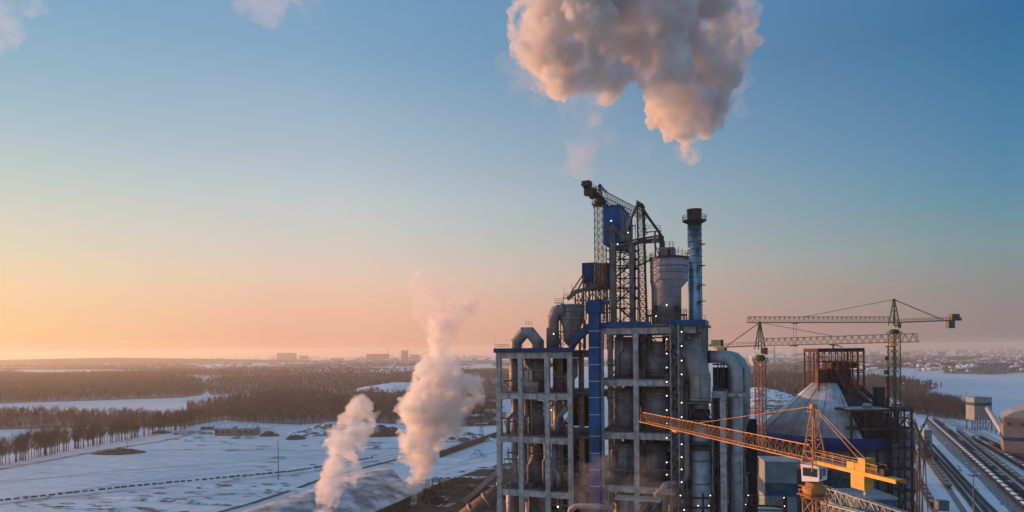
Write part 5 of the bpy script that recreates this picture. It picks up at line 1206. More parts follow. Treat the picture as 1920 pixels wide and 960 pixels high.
# pieces on the platform
b = MB(); pb2(b,1646,726,1660,765,268,4); b.build("cabinet_tower", mat("dark_green_box", (.012,.045,.035), .6, var=.3), label="dark green box standing on the unfinished steel building's platform", cat="cabinet")
b = MB(); p = at(1664,768,262); z2 = at(1664,706,262).z; b.tube([Vector((p.x,262,p.z)), Vector((p.x,262,z2))], [.7,.6], 10); b.build("exhaust_pipe", RUSTD, label="dark upright pipe on the platform before the tall far crane's mast", cat="pipe")
b = MB(); p = at(1626,768,256); b.tube([p+Vector((-1.3,0,1.3)), p+Vector((1.3,0,1.3))], 1.2, 14); b.build("drum", GALV, label="pale drum lying on the snowy platform of the unfinished steel building", cat="drum")
b = MB(); p = at(1665,650,266)
for y0, y1, r in ((655,668,.1),): b.bar(at(1664,648,266), at(1664,706,266), .14)
b.bar(at(1660,650,266), at(1675,650,267), .4); pb2(b,1662,668,1667,676,266,1); pb2(b,1661,694,1668,702,266,1.4); b.build("hoist_line", DARK, label="hoist rope with two blocks hanging beside the tall far crane's mast", cat="hoist")
# ------------------------------------------------------------------ grey works buildings below the yellow jib
CLAD = mat("grey_green_cladding", (.23,.27,.28), .65, var=.2, scale=.3, streak=.3, dirt=(.13,.15,.15))
t = thing("works_building", "grey clad building with a dark blue band and barred window under the yellow jib", "building", Vector((at(1465,900,190).x,190,0)))
a, c_ = at(1434,866,190), at(1490,866,190); b = MB(); Mr = Matrix.Translation(Vector((a.x,190,0)))@Matrix.Rotation(R(-10),4,'Z'); wB = c_.x-a.x
b.box(0,wB,0,9,0,a.z,Mr); b.build("wall", CLAD, t)
zb0, zb1 = at(1460,930,190).z, at(1460,905,190).z
MB().box(-.05,wB+.05,-.06,9.05,zb0,zb1,Mr).build("blue_band", mat("faded_blue", (.02,.07,.15), .6, var=.3, streak=.3), t)
b = MB(); b.box(-.3,wB+.3,-.4,9.3,a.z+.003,a.z+.25,Mr); b.build("roof", GALV, t)
z_ = at(1460,917,190).z; z2 = at(1460,905,190).z
w = MB().box(wB*.25,wB*.62,-.10,-.07,z_,z2,Mr).build("window", GLASS, t); PINV["window"] = PINV.get("window", Matrix())
b = MB()
for k in range(7): x = wB*.25+wB*.37*k/6; b.box(x-.07,x+.07,-.16,-.11,z_,z2,Mr)
for zc in (z_,(z_+z2)/2,z2): b.box(wB*.25,wB*.62,-.165,-.115,zc-.07,zc+.07,Mr)
b.build("window_frame", CONCD, w)
z_ = at(1460,952,190).z; z2 = at(1460,936,190).z; MB().box(wB*.3,wB*.6,-.08,-.02,z_,z2,Mr).build("lower_window", CONCD, t)
t = thing("dust_duct", "very fat dark grey duct sloping down left of the grey clad tower building", "duct", at(1425,1000,205))
MB().tube([at(1398,858,212), at(1408,852,210), at(1422,862,208), at(1436,885,206), at(1447,915,205), at(1452,960,205)], [3.1,3.9,4.3,4.3,4.1,4.1], 24).build("duct", mat("dark_duct", (.10,.10,.10), .7, var=.3, streak=.3), t)
b = MB(); p = at(1396,858,212); d_ = (at(1408,852,210)-p).normalized(); b.tube([p-d_*.4, p], [3.0,3.3], 24); b.build("rim", RUST, t)
t = thing("pipe_rack", "dark red steel rack with railings before the blue banded grey building", "steel rack", at(1436,1000,150))
b = MB()
for x in (1398, 1403, 1470, 1474): b.bar(Vector((at(x,950,150).x,150,0)), at(x,935 if x < 1440 else 932,150), .35)
b.bar(at(1396,947,150), at(1476,950,150), .35); b.bar(at(1396,955,150), at(1476,958,150), .25); b.build("frame", RUSTD, t)
b = MB(); b.rail([at(1398,947,150), at(1470,949,150)], 2.2, 1.4, .08)
for x in (1408, 1421): b.bar(at(x,947,150), at(x,937,150), .12)
b.build("railing", MIDS, t)
for (x, y, l_) in ((1403,929,"the red rack's left post"),(1398,946,"the red rack's left corner"),(1470,933,"the red rack's right post"),(1471,949,"the red rack's right corner")): lamp(at(x,y,149.5), "tiny lamp at "+l_, "lamps on the dark red rack", .8)
b = MB(); b.lathe([(5.5,-6),(5.5,-1),(4.2,.5),(2,1.1)], at(1440,962,158), 20); b.build("tank", GALV, label="rounded pale tank top at the photo's bottom edge behind the dark red rack", cat="tank")
t = thing("low_shed", "low teal clad shed with a pale flat roof right of the yellow crane's mast", "shed", at(1644,1000,205))
b = MB(); pb2(b,1609,937,1682,1010,205,14); b.build("wall", mat("teal_cladding", (.07,.12,.15), .6, var=.3, streak=.3), t)
b = MB(); pb2(b,1607,933.5,1684,936.9,204.6,14.8); b.build("roof", GALV, t)
b = MB(); p = at(1624,936,209); b.tube([p, at(1624,920,209)], .75, 10); b.build("vent_pipe", GALV, t)
for (p0, p1, l_, w_) in (((1545,924),(1730,985),"grey lattice boom lying low behind the yellow crane's mast",1.1),((1540,950),(1640,978),"second thin grey lattice boom along the photo's bottom edge",.8)):
    b = MB(); b.lattice(at(*p0,118), at(*p1,104), Vector((.35*w_,w_*.9,0)), Vector((0,.15,w_)), 16, .17, .1, brace='z'); b.build("lattice_boom", GALV, label=l_, cat="crane boom")
# dark clutter floor works around the plant foot
rr = random.Random(77)
LAB = ["low dark works building behind the tower's foot", "grey flat roofed works hall beside the cone roofed store", "dark works hall between tower and cone roofed store"]
for i, (x0, y0, x1, D_, dep) in enumerate(((1395,905,1440,235,20),(1485,880,1600,225,22),(1385,830,1440,250,14))):
    t = thing("works_hall", LAB[i], "works hall", at((x0+x1)/2, 1100, D_)); b = MB(); pb2(b,x0,y0,x1,y0+400,D_,dep); b.build("wall", mat("hall_cladding", (.10,.11,.115), .8, var=.4, streak=.5), t)
    b = MB(); pb2(b,x0-1,y0-2.5,x1+1,y0-.1,D_-.4,dep+.8); b.build("roof", CONCD, t)
    b = MB()
    for k in range(5): xa = rr.uniform(x0, x1); b.bar(at(xa,y0,D_-.5), at(xa,y0+120,D_-.5), .25); 
    for k in range(3): b.bar(at(x0,y0+18+k*16,D_-.5), at(x1,y0+18+k*16,D_-.5), .3)
    b.build("wall_pipe", DARK, t)
# ------------------------------------------------------------------ left yard: sheds, poles, hangar
PINK = mat("pinkish_render", (.30,.20,.20), .85, var=.2, scale=.3, streak=.3)
ROOFS = mat("snowy_roof", (.70,.72,.76), .8, var=.3, scale=.3, col2=(.45,.46,.5))
WOOD = mat("weathered_wood", (.12,.085,.06), .9, var=.4)
def shed(name, label, px0, px1, py, dep, h, m, rh=1.6, rot=0, wins=6, gable=False, cat='shed', bay=False):
    a, c_ = gr(px0, py), gr(px1, py+(px0-px1)*0.0); w = (c_-a).length; ang = math.atan2((c_-a).y, (c_-a).x)+rot
    M = Matrix.Translation(a)@Matrix.Rotation(ang,4,'Z'); t = thing(name, label, cat, a)
    wo = MB().box(0,w,0,dep,-.2,h,M).build("wall", m, t)
    b = MB(); e = .5
    vs = [(-e,-e,h+.01),(w+e,-e,h+.01),(w+e,dep+e,h+.01),(-e,dep+e,h+.01),(-e,dep/2,h+rh),(w+e,dep/2,h+rh)]
    b.add([M@Vector(v_) for v_ in vs], [(0,3,2,1),(0,1,5,4),(2,3,4,5),(0,4,3),(1,2,5)]); b.build("roof", ROOFS, t)
    b = MB()
    for k in range(wins):
        x = w*(k+.5)/wins; b = MB(); b.box(x-w/wins*.22,x+w/wins*.22,-.06,-.02,h*.35,h*.7,M); b.build("window", GLASS, wo)
    if bay:
        x = w*.52; b = MB(); b.box(x-3,x+3,-1.2,-.01,-.2,h+.005,M)
        b.add([M@Vector(v_) for v_ in [(x-3,-1.21,h+.01),(x+3,-1.21,h+.01),(x,-1.21,h+2.6),(x-3,2.5,h+.02),(x+3,2.5,h+.02),(x,2.5,h+2.6)]], [(0,1,2),(3,5,4),(0,2,5,3),(1,4,5,2),(0,3,4,1)]); b.build("gable_bay", m, t)
    return t, M, w
shed("long_shed", "long pink walled shed with a snowy roof and small central gable", 402, 477, 817, 14, 8, PINK, 4.2, bay=True, wins=7)
shed("small_shed", "low pale shed with a snowy roof left of the pink shed", 376, 398, 806, 10, 4, CONCD, .8, wins=2)
t, M, w = shed("open_canopy", "open roofed canopy on thin posts right of the pink shed", 480, 505, 815, 18, 0.1, WOOD, .6, wins=0) if 0 else (None, None, None)
a, c_ = gr(479, 812), gr(506, 812); t = thing("open_canopy", "open canopy with a snowy roof on posts right of the pink shed", "canopy", a); w = (c_-a).length; M = Matrix.Translation(a)
MB().box(0,w,0,16,6.6,7.0,M).build("roof", ROOFS, t)
b = MB()
for k in range(6):
    for d_ in (.3, 15.7): b.box(w*k/5*.98,w*k/5*.98+.3,d_-.15,d_+.15,0,6.59,M)
b.build("post", WOOD, t)
for (x, y, w_, l_) in ((350,812,20,"stack of timber beside the low pale shed"),(385,814,16,"snow topped stack of slabs in front of the low pale shed"),(335,815,12,"scattered stack of slabs at the yard's left end")):
    a = gr(x, y); b = MB()
    for k in range(4): b.box(-w_/2+k*.6,w_/2-k*.4,-2,2,k*.7,k*.7+.5,Matrix.Translation(a))
    b.build("slab_stack", SNOWD, label=l_, cat="stack")
def pole(px, py, pyt, label, w=.26, arms=2, cat='utility pole'):
    a = gr(px, py); h = HC-0; p = at(px, pyt, a.y).z; t = thing("utility_pole", label, cat, a)
    MB().tube([a, a+Vector((0,0,p))], [w, w*.6], 8).build("pole", WOOD, t); b = MB()
    for k in range(arms): b.bar(a+Vector((-.9,-.1,p-.4-k*1.1)), a+Vector((.9,-.1,p-.4-k*1.1)), .14)
    b.build("crossarm", WOOD, t); return t
pole(522, 899, 826, "lone tall pole beside the slushy road, left of the short steam plume", .33, 2)
pole(186, 838, 797, "thin pole at the snowy lane beside the long row of trees", .28, 1)
pole(239, 842, 822, "short post near the dark soil heap on the snow field", .2, 1, 'post')
def pylon(px, py, pyt, label, wb=4.5):
    a = gr(px, py); z = at(px, pyt, a.y).z; t = thing("power_pylon", label, "pylon", a)
    b = MB(); b.lattice(a, a+Vector((0,0,z)), Vector((wb/2,0,0)), Vector((0,wb/2,0)), 9, .28, .15, taper=.18); b.build("mast", DARK, t)
    b = MB()
    for k, f_ in ((.97,.22),(.82,.32)): b.bar(a+Vector((-z*f_*.5,0,z*k)), a+Vector((z*f_*.5,0,z*k)), .3); b.bar(a+Vector((-z*f_*.5,0,z*k)), a+Vector((0,0,z*(k+.05))), .14); b.bar(a+Vector((z*f_*.5,0,z*k)), a+Vector((0,0,z*(k+.05))), .14)
    b.build("crossarm", DARK, t)
pylon(903, 826, 770, "steel lattice pylon just left of the concrete tower", 4.5)
pylon(812, 838, 778, "steel lattice pylon half hidden behind the tall steam plume", 5)
a = gr(896, 858); b = MB()
for q in ((-7,0,0),(6,0,0)): b.bar(a+Vector((-1,0,7)), a+Vector(q), .35)
for q in (-3,3,7): b.bar(a+Vector((-1+q*.3,0,7)), a+Vector((q+1,3,0)), .3)
b.bar(a+Vector((-5,0,3)), a+Vector((4,0,3)), .25); b.build("collapsed_frame", DARK, label="dark leaning trestle on the snow left of the concrete tower", cat="trestle")
# retaining wall / brown embankment and sheds behind it
for (p0, p1, h, l_) in (((825,858),(936,818),5.5,"long brown retaining wall running up to the tower's left side"),((860,800),(936,797),5,"low brown wall behind the steel pylon")):
    a, c_ = gr(*p0), gr(*p1); b = MB(); b.bar(a+Vector((0,0,h/2)), c_+Vector((0,0,h/2)), 1.2, h); b.build("retaining_wall", mat("brown_wall", (.13,.085,.065), .9, var=.4, streak=.5), label=l_, cat="wall")
shed("works_shed", "grey shed with a snowy roof behind the low brown wall", 872, 905, 789, 20, 6, mat("grey_render", (.23,.21,.21), .9), 1.5, wins=4)
shed("works_shed", "pale shed with a bright snowy roof at the tower's left edge", 908, 945, 783, 22, 7, mat("pale_render", (.42,.38,.38), .9), 4, wins=3)
shed("works_shed", "small flat shed with a snowy roof between pylon and tower", 876, 914, 799, 8, 3.2, PINK, .5, wins=3)
shed("works_shed", "far long shed in the haze right of the tall steam plume", 868, 928, 762, 30, 8, mat("haze_render", (.30,.26,.26), .9), 2.5, wins=5)
# dark yard clutter behind the vent: loader, bushes, pipe bridge
def loader(p, label, rot, m):
    t = thing("wheel_loader", label, "wheel loader", p); M = Matrix.Translation(p)@Matrix.Rotation(rot,4,'Z')
    MB().box(-2.6,.2,-1.1,1.1,.9,2.2,M).build("body", m, t); MB().box(-.2,1.5,-.95,.95,1.6,3.3,M).build("cab", GLASS, t)
    b = MB(); b.bar(M@Vector((1,-.8,1.8)), M@Vector((3.4,-.8,.9)), .3); b.bar(M@Vector((1,.8,1.8)), M@Vector((3.4,.8,.9)), .3); b.build("arm", m, t)
    b = MB(); b.add([M@Vector(v_) for v_ in [(3.2,-1.5,.1),(4.6,-1.5,.15),(3.3,-1.5,1.5),(3.2,1.5,.1),(4.6,1.5,.15),(3.3,1.5,1.5)]], [(0,1,2),(3,5,4),(0,3,4,1),(0,2,5,3),(1,4,5,2)]); b.build("bucket", DARK, t)
    for x in (-1.7,1.7):
        for y in (-1.15,1.15): c0 = M@Vector((x,y-.25,.8)); c1 = M@Vector((x,y+.25,.8)); MB().tube([c0,c1], .8, 14).build("wheel", DARK, t)
loader(gr(833,942), "yellow wheel loader on the dark ground right of the steam vent", R(160), YEL)
loader(gr(662,851), "small red loader on the snow between the two steam plumes", R(30), mat("dull_red", (.3,.06,.04), .6))
# excavated clutter: dark scrap, shrubs
HB = gr(771, 968); vt = thing("steam_vent", "short pale vent pipe from which the tall steam plume rises", "vent", (at(771,956,398).x,398,0))
zz = max(1.5, at(771,946,398).z); p = at(771,946,398)
MB().tube([Vector((p.x,398,0)), Vector((p.x,398,zz))], 2.6, 18).build("stack", CONC, vt); MB().tube([Vector((p.x,398,zz-1)), Vector((p.x,398,zz+.3))], 3.2, 18).build("rim", DUCT, vt)
p = at(607,985,300); vt = thing("steam_vent", "vent stack at the photo's bottom edge feeding the shorter steam plume", "vent", (p.x,300,0)); MB().tube([Vector((p.x,300,-.5)), Vector((p.x,300,max(.5,p.z)))], 1.8, 16).build("stack", CONC, vt)
b = MB(); rr = random.Random(12)
for k in range(70):
    p = gr(rr.uniform(785,828), rr.uniform(912,948)); h = rr.uniform(1.5,8.5); q = p+Vector((rr.uniform(-1.5,1.5),rr.uniform(-1,1),h)); b.bar(p, q, rr.uniform(.12,.4))
    if k % 3 == 0: b.bar(q, q+Vector((rr.uniform(-3,3),0,rr.uniform(-1,1))), .3)
    if k % 5 == 0: b.box(-1,1,-1,1,0,rr.uniform(1,5),Matrix.Translation(p))
b.build("scrap_frames", DARK, label="tangle of dark steel frames right beside the steam vent", cat="scrap", kind="stuff")
# enclosed conveyor and drum at the tower's left foot
t = thing("enclosed_conveyor", "pale enclosed conveyor rising towards the tower from the dark ground at its left", "conveyor", gr(868,948))
p, q = gr(872,950)+Vector((0,0,3)), Vector(at(944,876,385)); MB().bar(p, q, 3.2, 2.8).build("gallery", mat("pale_gallery", (.34,.29,.26), .8, streak=.3), t)
b = MB()
for k in (.25,.55,.85): m_ = p.lerp(q, k); b.bar(Vector((m_.x-1.3,m_.y,0)), m_, .3); b.bar(Vector((m_.x+1.3,m_.y,0)), m_, .3)
b.build("trestle", DARK, t)
p = gr(890,948); MB().lathe([(3.2,0),(3.2,11),(3.5,11.1),(3.5,11.8),(.4,12.6)], p, 20).build("drum_tank", mat("brown_tank", (.17,.11,.09), .8, streak=.5), label="round brown tank beside the pale enclosed conveyor", cat="tank")
t = thing("rotary_kiln", "huge brown horizontal pipe lying left of the tower at the photo's bottom edge", "kiln", gr(880,975))
p, q = Vector(at(868,972,330)), Vector(at(960,905,330)); MB().tube([p, q], 4.0, 24).build("shell", mat("kiln_brown", (.15,.09,.07), .8, var=.3, streak=.3), t)
b = MB()
for k in (.2,.5,.8): m_ = p.lerp(q,k); d_ = (q-p).normalized(); b.tube([m_-d_*.5, m_+d_*.5], 4.5, 24)
b.build("riding_ring", DUCT, t); b = MB()
for k in (.2,.5,.8): m_ = p.lerp(q,k); b.box(-3,3,-3,3,-m_.z,-3.6,Matrix.Translation(m_))
b.build("pier", CONCD, t)
rr = random.Random(5)
for k in range(26):
    x = rr.uniform(800,935); y = rr.uniform(896,950); w = rr.uniform(4,14); h_ = rr.uniform(1,3)
    poly_sheet("snow_patch" if k%2 else "mud_patch", G((x-w,y+w*.25),(x-w*.4,y-h_),(x+w*.5,y-h_*1.3),(x+w,y-w*.3),(x+w*.3,y+h_),(x-w*.5,y+h_*1.2)), .12+k*.004, SNOWD if k%3 else HDK, jag=2.2, step=2)
hp("snow_heap", 838, 900, 30, 4, 1.8, HSN, "narrow bright snow bank along the edge of the dark bare ground", seed=51, rot=R(20), rough=.8)
hp("snow_heap", 905, 881, 34, 4, 1.6, HSN, "narrow snow bank on the bare ground's edge nearest the concrete tower", seed=52, rot=R(24), rough=.8)
hp("soil_heap", 905, 925, 30, 8, 4, HDK, "broad dark soil heap before the pale enclosed conveyor", seed=53, rough=.6)
# hangar with its long shallow curved roof
HM = mat("hangar_roof", (.52,.53,.57), .75, var=.35, scale=.12, col2=(.20,.20,.22), detail=8)
nn = HM.node_tree.nodes; nl = HM.node_tree.links
def hang():
    rA, rB = at(732,878,439), at(500,955,326); ax = Vector((rB.x-rA.x, rB.y-rA.y, 0)).normalized(); pe = Vector((-ax.y, ax.x, 0))
    if pe.y > 0: pe = -pe                      # towards the camera
    R0 = Vector((rA.x, rA.y, 0)); Ln = 170; Wh = 32.0; skew = 34.0; zr, ze = 15.5, 6.5
    t = thing("storage_hangar", "long hangar with a broad curved snow streaked roof left of the steam vent", "hangar", R0)
    n = 26; m = 50; prof = [(-1+2*k/n) for k in range(n+1)]
    Zf = lambda f_: ze+(zr-ze)*(1-abs(f_)**1.9)
    Pt = lambda f_, u: R0+pe*(Wh*f_)+ax*(u+skew*f_)
    b = MB(); vs = []
    for j in range(m+1):
        for f_ in prof: q = Pt(f_, Ln*j/m); vs.append((q.x, q.y, Zf(f_)+.15*noise.noise(Vector((q.x*.2,q.y*.2,0)))))
    b.add(vs, [(j*(n+1)+k, j*(n+1)+k+1, (j+1)*(n+1)+k+1, (j+1)*(n+1)+k) for j in range(m) for k in range(n)], True); b.build("roof", HM, t)
    BR = mat("brown_cladding", (.10,.07,.055), .9, var=.4, streak=.4)
    b = MB(); vs = []
    for f_ in prof: q = Pt(f_, 0); vs += [(q.x,q.y,Zf(f_)-.05),(q.x,q.y,0)]
    b.add(vs, [(2*k,2*k+1,2*k+3,2*k+2) for k in range(n)]); b.build("end_wall", BR, t)
    for f_ in (-1, 1):
        q, q2 = Pt(f_, 0), Pt(f_, Ln); b = MB(); b.bar(q+Vector((0,0,ze/2-.2)), q2+Vector((0,0,ze/2-.2)), .4, ze-.4); b.build("side_wall", BR, t)
    b = MB()
    for j in range(0, m+1, 5):
        for f0, f1 in zip(prof, prof[1:]):
            p_, q_ = Pt(f0, Ln*j/m), Pt(f1, Ln*j/m); b.bar(Vector((p_.x,p_.y,Zf(f0)+.1)), Vector((q_.x,q_.y,Zf(f1)+.1)), .12, .12)
    b.build("roof_seam", CONCD, t)
    b = MB()
    for fz in (.55, .8):
        for j in range(m*2): q = Pt(fz, Ln*j/(m*2)); b.box(-.25,.25,-.25,.25,0,.45,Matrix.Translation((q.x,q.y,Zf(fz)+.05)))
    b.build("snow_guard", ROOFS, t, kind="stuff")
hang()
# ------------------------------------------------------------------ right: rail yard and trains
def wagon_proto(kind, m_body, m_load, label, group, load):
    t = thing("hopper_wagon", label, "railway wagon", (0,0,0), group)
    b = MB(); Lw, w, h = 6.2, 1.6, 3.3
    vs = [(-Lw*.62,-w*.6,1.0),(Lw*.62,-w*.6,1.0),(Lw*.62,w*.6,1.0),(-Lw*.62,w*.6,1.0),(-Lw,-w,2.0),(Lw,-w,2.0),(Lw,w,2.0),(-Lw,w,2.0),(-Lw,-w,h),(Lw,-w,h),(Lw,w,h),(-Lw,w,h)]
    b.add(vs, [(0,3,2,1)]+[(a,(a+1)%4,(a+1)%4+4,a+4) for a in range(4)]+[(a+4,(a+1)%4+4,(a+1)%4+8,a+8) for a in range(4)]); 
    for k in range(9): x = -Lw+.4+k*(2*Lw-.8)/8; b.box(x-.08,x+.08,-w-.08,-w-.001,2,h); b.box(x-.08,x+.08,w+.001,w+.08,2,h)
    b.build("body", m_body, t)
    b = MB(); n = 8; vs = []
    for i in range(n+1):
        for j in range(5):
            x = -Lw*.80+2*Lw*.80*i/n; y = -w*.93+2*w*.93*j/4; z = h-.12+load*(1-abs(2*j/4-1)**2)*(1-abs(2*i/n-1)**4)+rnd.uniform(-.08,.08)*load; vs.append((x,y,z))
    b.add(vs, [(i*5+j,(i+1)*5+j,(i+1)*5+j+1,i*5+j+1) for i in range(n) for j in range(4)], True); b.build("load", m_load, t)
    for x in (-4.3, 4.3):
        bo = MB().box(x-1.4,x+1.4,-.95,.95,.55,.85).build("bogie", DARK, t)
        for xx in (x-.95, x+.95): MB().tube([(xx,-.82,.5),(xx,-.74,.5),(xx,-.735,.5),(xx,.735,.5),(xx,.74,.5),(xx,.82,.5)], [.48,.48,.12,.12,.48,.48], 10).build("wheelset", DARK, bo)
    b = MB(); b.box(-Lw-.45,Lw+.45,-.2,.2,.86,1.0-.003); b.build("coupler", DARK, t)
    return t
WS = mat("wagon_snow", (.72,.75,.80), .8, var=.1, scale=.4); WD = mat("wagon_dark", (.05,.045,.045), .8, var=.4, scale=.3); WG = mat("wagon_green_grey", (.13,.135,.12), .8, var=.4, scale=.3)
WR = mat("wagon_brown", (.12,.07,.055), .85, var=.4, scale=.3); COAL = mat("wagon_gravel", (.13,.12,.11), .95, var=.5, scale=.8, col2=(.35,.35,.37)); CREAM = mat("wagon_cream", (.36,.31,.27), .8, var=.3, scale=.4)
def train(line, n, protos_, label, seed, loco=None, skip=0):
    rr = random.Random(seed); seg = [(a, c, (c-a).length) for a, c in zip(line, line[1:])]; u = 7.0; i = 0; used = set()
    while i < n:
        uu = u; ok = False
        for a, c, Ls in seg:
            if uu <= Ls: ok = True; break
            uu -= Ls
        if not ok: break
        p = a.lerp(c, uu/Ls); ang = math.atan2((c-a).y, (c-a).x); k = rr.choice(range(len(protos_))); pr = protos_[k]
        if k not in used: o = pr; o.location = p+Vector((0,0,.34)); o.rotation_euler = (0,0,ang); used.add(k)
        else: o = copy_thing(pr, p+Vector((0,0,.34)), ang)
        u += 13.9; i += 1
def ext(line, f): a, b_ = line[-2], line[-1]; return line[:-1]+[b_+(b_-a)*f]
rw = lambda *a: [gr(x, y) for x, y in a]
T1 = rw((1738,786),(1786,830),(1840,880),(1935,968),(2010,1038)); T2 = rw((1752,788),(1795,824),(1850,873),(1955,966)); T3 = rw((1796,809),(1836,843),(1885,882),(1960,940)); T4 = rw((1824,823),(1864,846),(1900,868),(1960,905)); T5 = rw((1838,824),(1876,843),(1935,872),(2000,900))
T6 = rw((1727,846),(1752,880),(1778,916),(1812,968)); T7 = rw((1722,905),(1734,925),(1752,958),(1762,975))
train(T1, 46, [wagon_proto(0, WD, WS, "dark hopper wagon piled with bright snow in the yard's longest train", "snow topped wagons of the longest train", .45)], "", 1)
train(T2, 36, [wagon_proto(0, WR, COAL, "brown gravel wagon in the train right beside the snow topped one", "brown wagons beside the snow topped train", .2), wagon_proto(0, WD, WD, "near black empty wagon in the train right beside the snow topped one", "near black wagons beside the snow topped train", -.5)], "", 2)
train(T3, 26, [wagon_proto(0, WG, CREAM, "wagon with a pale cream load in the rail yard's middle train", "cream loaded wagons of the middle train", .25), wagon_proto(0, WG, COAL, "grey green wagon with a gravel load in the rail yard's middle train", "gravel loaded wagons of the middle train", .1)], "", 3)
train(T4, 16, [wagon_proto(0, WR, COAL, "brown wagon in the short train just right of the middle train", "brown wagons of the short right train", .15), wagon_proto(0, WD, WS, "snow topped dark wagon in the short train just right of the middle train", "snow topped wagons of the short right train", .1)], "", 4)
train(T5, 12, [wagon_proto(0, WD, WR, "dark wagon in the rail yard's outermost train near the curved roof hall", "dark wagons of the outermost train", .1)], "", 5)
train(T6, 13, [wagon_proto(0, mat("wagon_olive", (.16,.16,.12), .8, var=.3), COAL, "olive grey empty wagon in the leftmost full train beside the rusty shaft", "olive grey wagons of the left train", -.7)], "", 6)
train(T7, 6, [wagon_proto(0, WD, COAL, "dark wagon in the short row right at the rusty stair shaft's foot", "dark wagons beside the rusty stair shaft", .1)], "", 7)
for i, (T_, l_) in enumerate(((T1,"railway track under the snow topped train"),(T2,"railway track under the brown train"),(T3,"railway track under the rail yard's middle train"),(T4,"railway track under the short right train"),(T5,"outermost railway track near the curved roof hall"),(T6,"railway track under the olive grey train"),(T7,"short railway track at the rusty shaft's foot"))): railway(T_, label=l_, z=.14+i*.03, sleepers=False)
railway(rw((1733,838),(1780,893),(1822,946),(1845,975)), label="empty railway track just right of the olive grey train", z=.36)
railway(rw((1738,836),(1790,892),(1834,942),(1862,975)), label="second empty railway track right of the olive grey train", z=.39)
railway(rw((1746,832),(1800,892),(1846,942),(1880,975)), label="third empty railway track, beside the dark ballast bank", z=.37)
poly_sheet("ballast_ground", rw((1735,790),(1742,788),(1800,840),(1868,900),(1945,965),(1918,980),(1862,928),(1797,862),(1745,812)), .10, BED, jag=3, step=12)
strip("lane", rw((1776,792),(1830,812),(1880,842),(1960,890)), 8, .08, SLUSH); strip("lane", rw((1752,780),(1800,795),(1850,815),(1920,852),(1990,880)), 3.5, .085, SLUSH)
strip("lane", rw((1700,760),(1760,780),(1830,808)), 3, .09, SLUSH)
for k in range(30):
    x = rr.uniform(1745,1900); f_ = (x-1745)/155; y = rr.uniform(812,850)+f_*rr.uniform(60,125); w = rr.uniform(2,6); h_ = rr.uniform(1,3.5)
    poly_sheet("dirty_snow_patch" if k%2 else "mud_patch", G((x-w,y-h_),(x+w*.2,y-h_*.8),(x+w,y+h_),(x-w*.3,y+h_*.8)), .125+k*.003, SNOWD if k%2 else BED, jag=1.5, step=2)
# yard buildings
t = thing("signal_tower", "small pale square tower at the head of the olive grey train", "tower", gr(1738,858)); a = gr(1733,856); zt = at(1733,806,a.y).z
b = MB(); b.box(0,6.5,0,6,6,zt,Matrix.Translation(a)); b.build("wall", CLAD, t); b = MB()
for x in (.3,6.2):
    for y in (.3,5.7): b.box(x-.25,x+.25,y-.25,y+.25,0,5.99,Matrix.Translation(a))
b.build("leg", DARK, t); b = MB(); b.box(-.4,6.9,-.4,6.4,zt+.003,zt+.4,Matrix.Translation(a)); b.build("roof", ROOFS, t)
b = MB(); b.box(2.5,4.2,-.08,-.02,zt-13,zt-9,Matrix.Translation(a)); b.build("door", DARK, t)
a = gr(1742,862); b = MB(); b.box(-3,3,-5,5,.6,3.6,Matrix.Translation(a)@Matrix.Rotation(.5,4,'Z')); b.box(-2.6,2.6,-1,3,3.61,4.6,Matrix.Translation(a)@Matrix.Rotation(.5,4,'Z')); b.build("shunting_engine", WR, label="brown shunting engine at the small pale tower's foot", cat="locomotive")
t = thing("transfer_tower", "grey transfer tower with a blue stripe and pale flat roof beside the right snow field", "tower", gr(1843,805))
a = gr(1826,806); D_ = a.y; x0, x1 = at(1827,780,D_).x, at(1860,780,D_).x; z0, z1 = at(1840,788,D_).z, at(1840,746,D_).z
zb0, zb1 = at(1840,761,D_).z, at(1840,755,D_).z
b = MB(); b.box(x0,x1,D_,D_+14,z0,z1); b.build("wall", CLAD, t)
b = MB(); b.box(x0-.06,x1+.06,D_-.06,D_+14.06,zb0,zb1); b.build("blue_band", BLUED, t); b = MB(); b.box(x0-.5,x1+.5,D_-.5,D_+14.5,z1+.003,z1+.5); b.build("roof", CLAD, t)
b = MB()
for k in range(4):
    for y in (.5, 13.5): x = x0+.5+(x1-x0-1)*k/3; b.box(x-.4,x+.4,D_+y-.4,D_+y+.4,0,z0-.01)
for k in range(3): xa = x0+.5+(x1-x0-1)*k/3; xb = x0+.5+(x1-x0-1)*(k+1)/3; b.bar((xa,D_+.5,1), (xb,D_+.5,z0-1), .3); b.bar((xb,D_+.5,1), (xa,D_+.5,z0-1), .3)
b.build("leg", DARK, t); b = MB(); b.bar((x0+6,D_+3,z1), (x0+6,D_+3,z1+3), .4); b.build("vent", DARK, t)
t = thing("inclined_conveyor", "long pale enclosed conveyor descending from the blue striped transfer tower to the hall", "conveyor", gr(1880,850))
p, q = at(1850,764,D_-2), at(1901,845,D_-95); b = MB(); b.tube([p, q], 2.4, 10); b.build("gallery", mat("pale_conveyor", (.42,.43,.45), .7, streak=.2), t); b = MB()
for k in (.12,.28,.44,.6,.76): m_ = p.lerp(q,k); b.bar((m_.x-2.5,m_.y,0), m_, .4); b.bar((m_.x+2.5,m_.y,0), m_, .4); b.bar((m_.x-2.3,m_.y,1), (m_.x+1.2,m_.y,m_.z*.6), .25)
b.build("trestle", DARK, t)
t = thing("curved_roof_hall", "large pale hall with a polygonal curved roof and blue stripe at the photo's right edge", "hall", gr(1935,900))
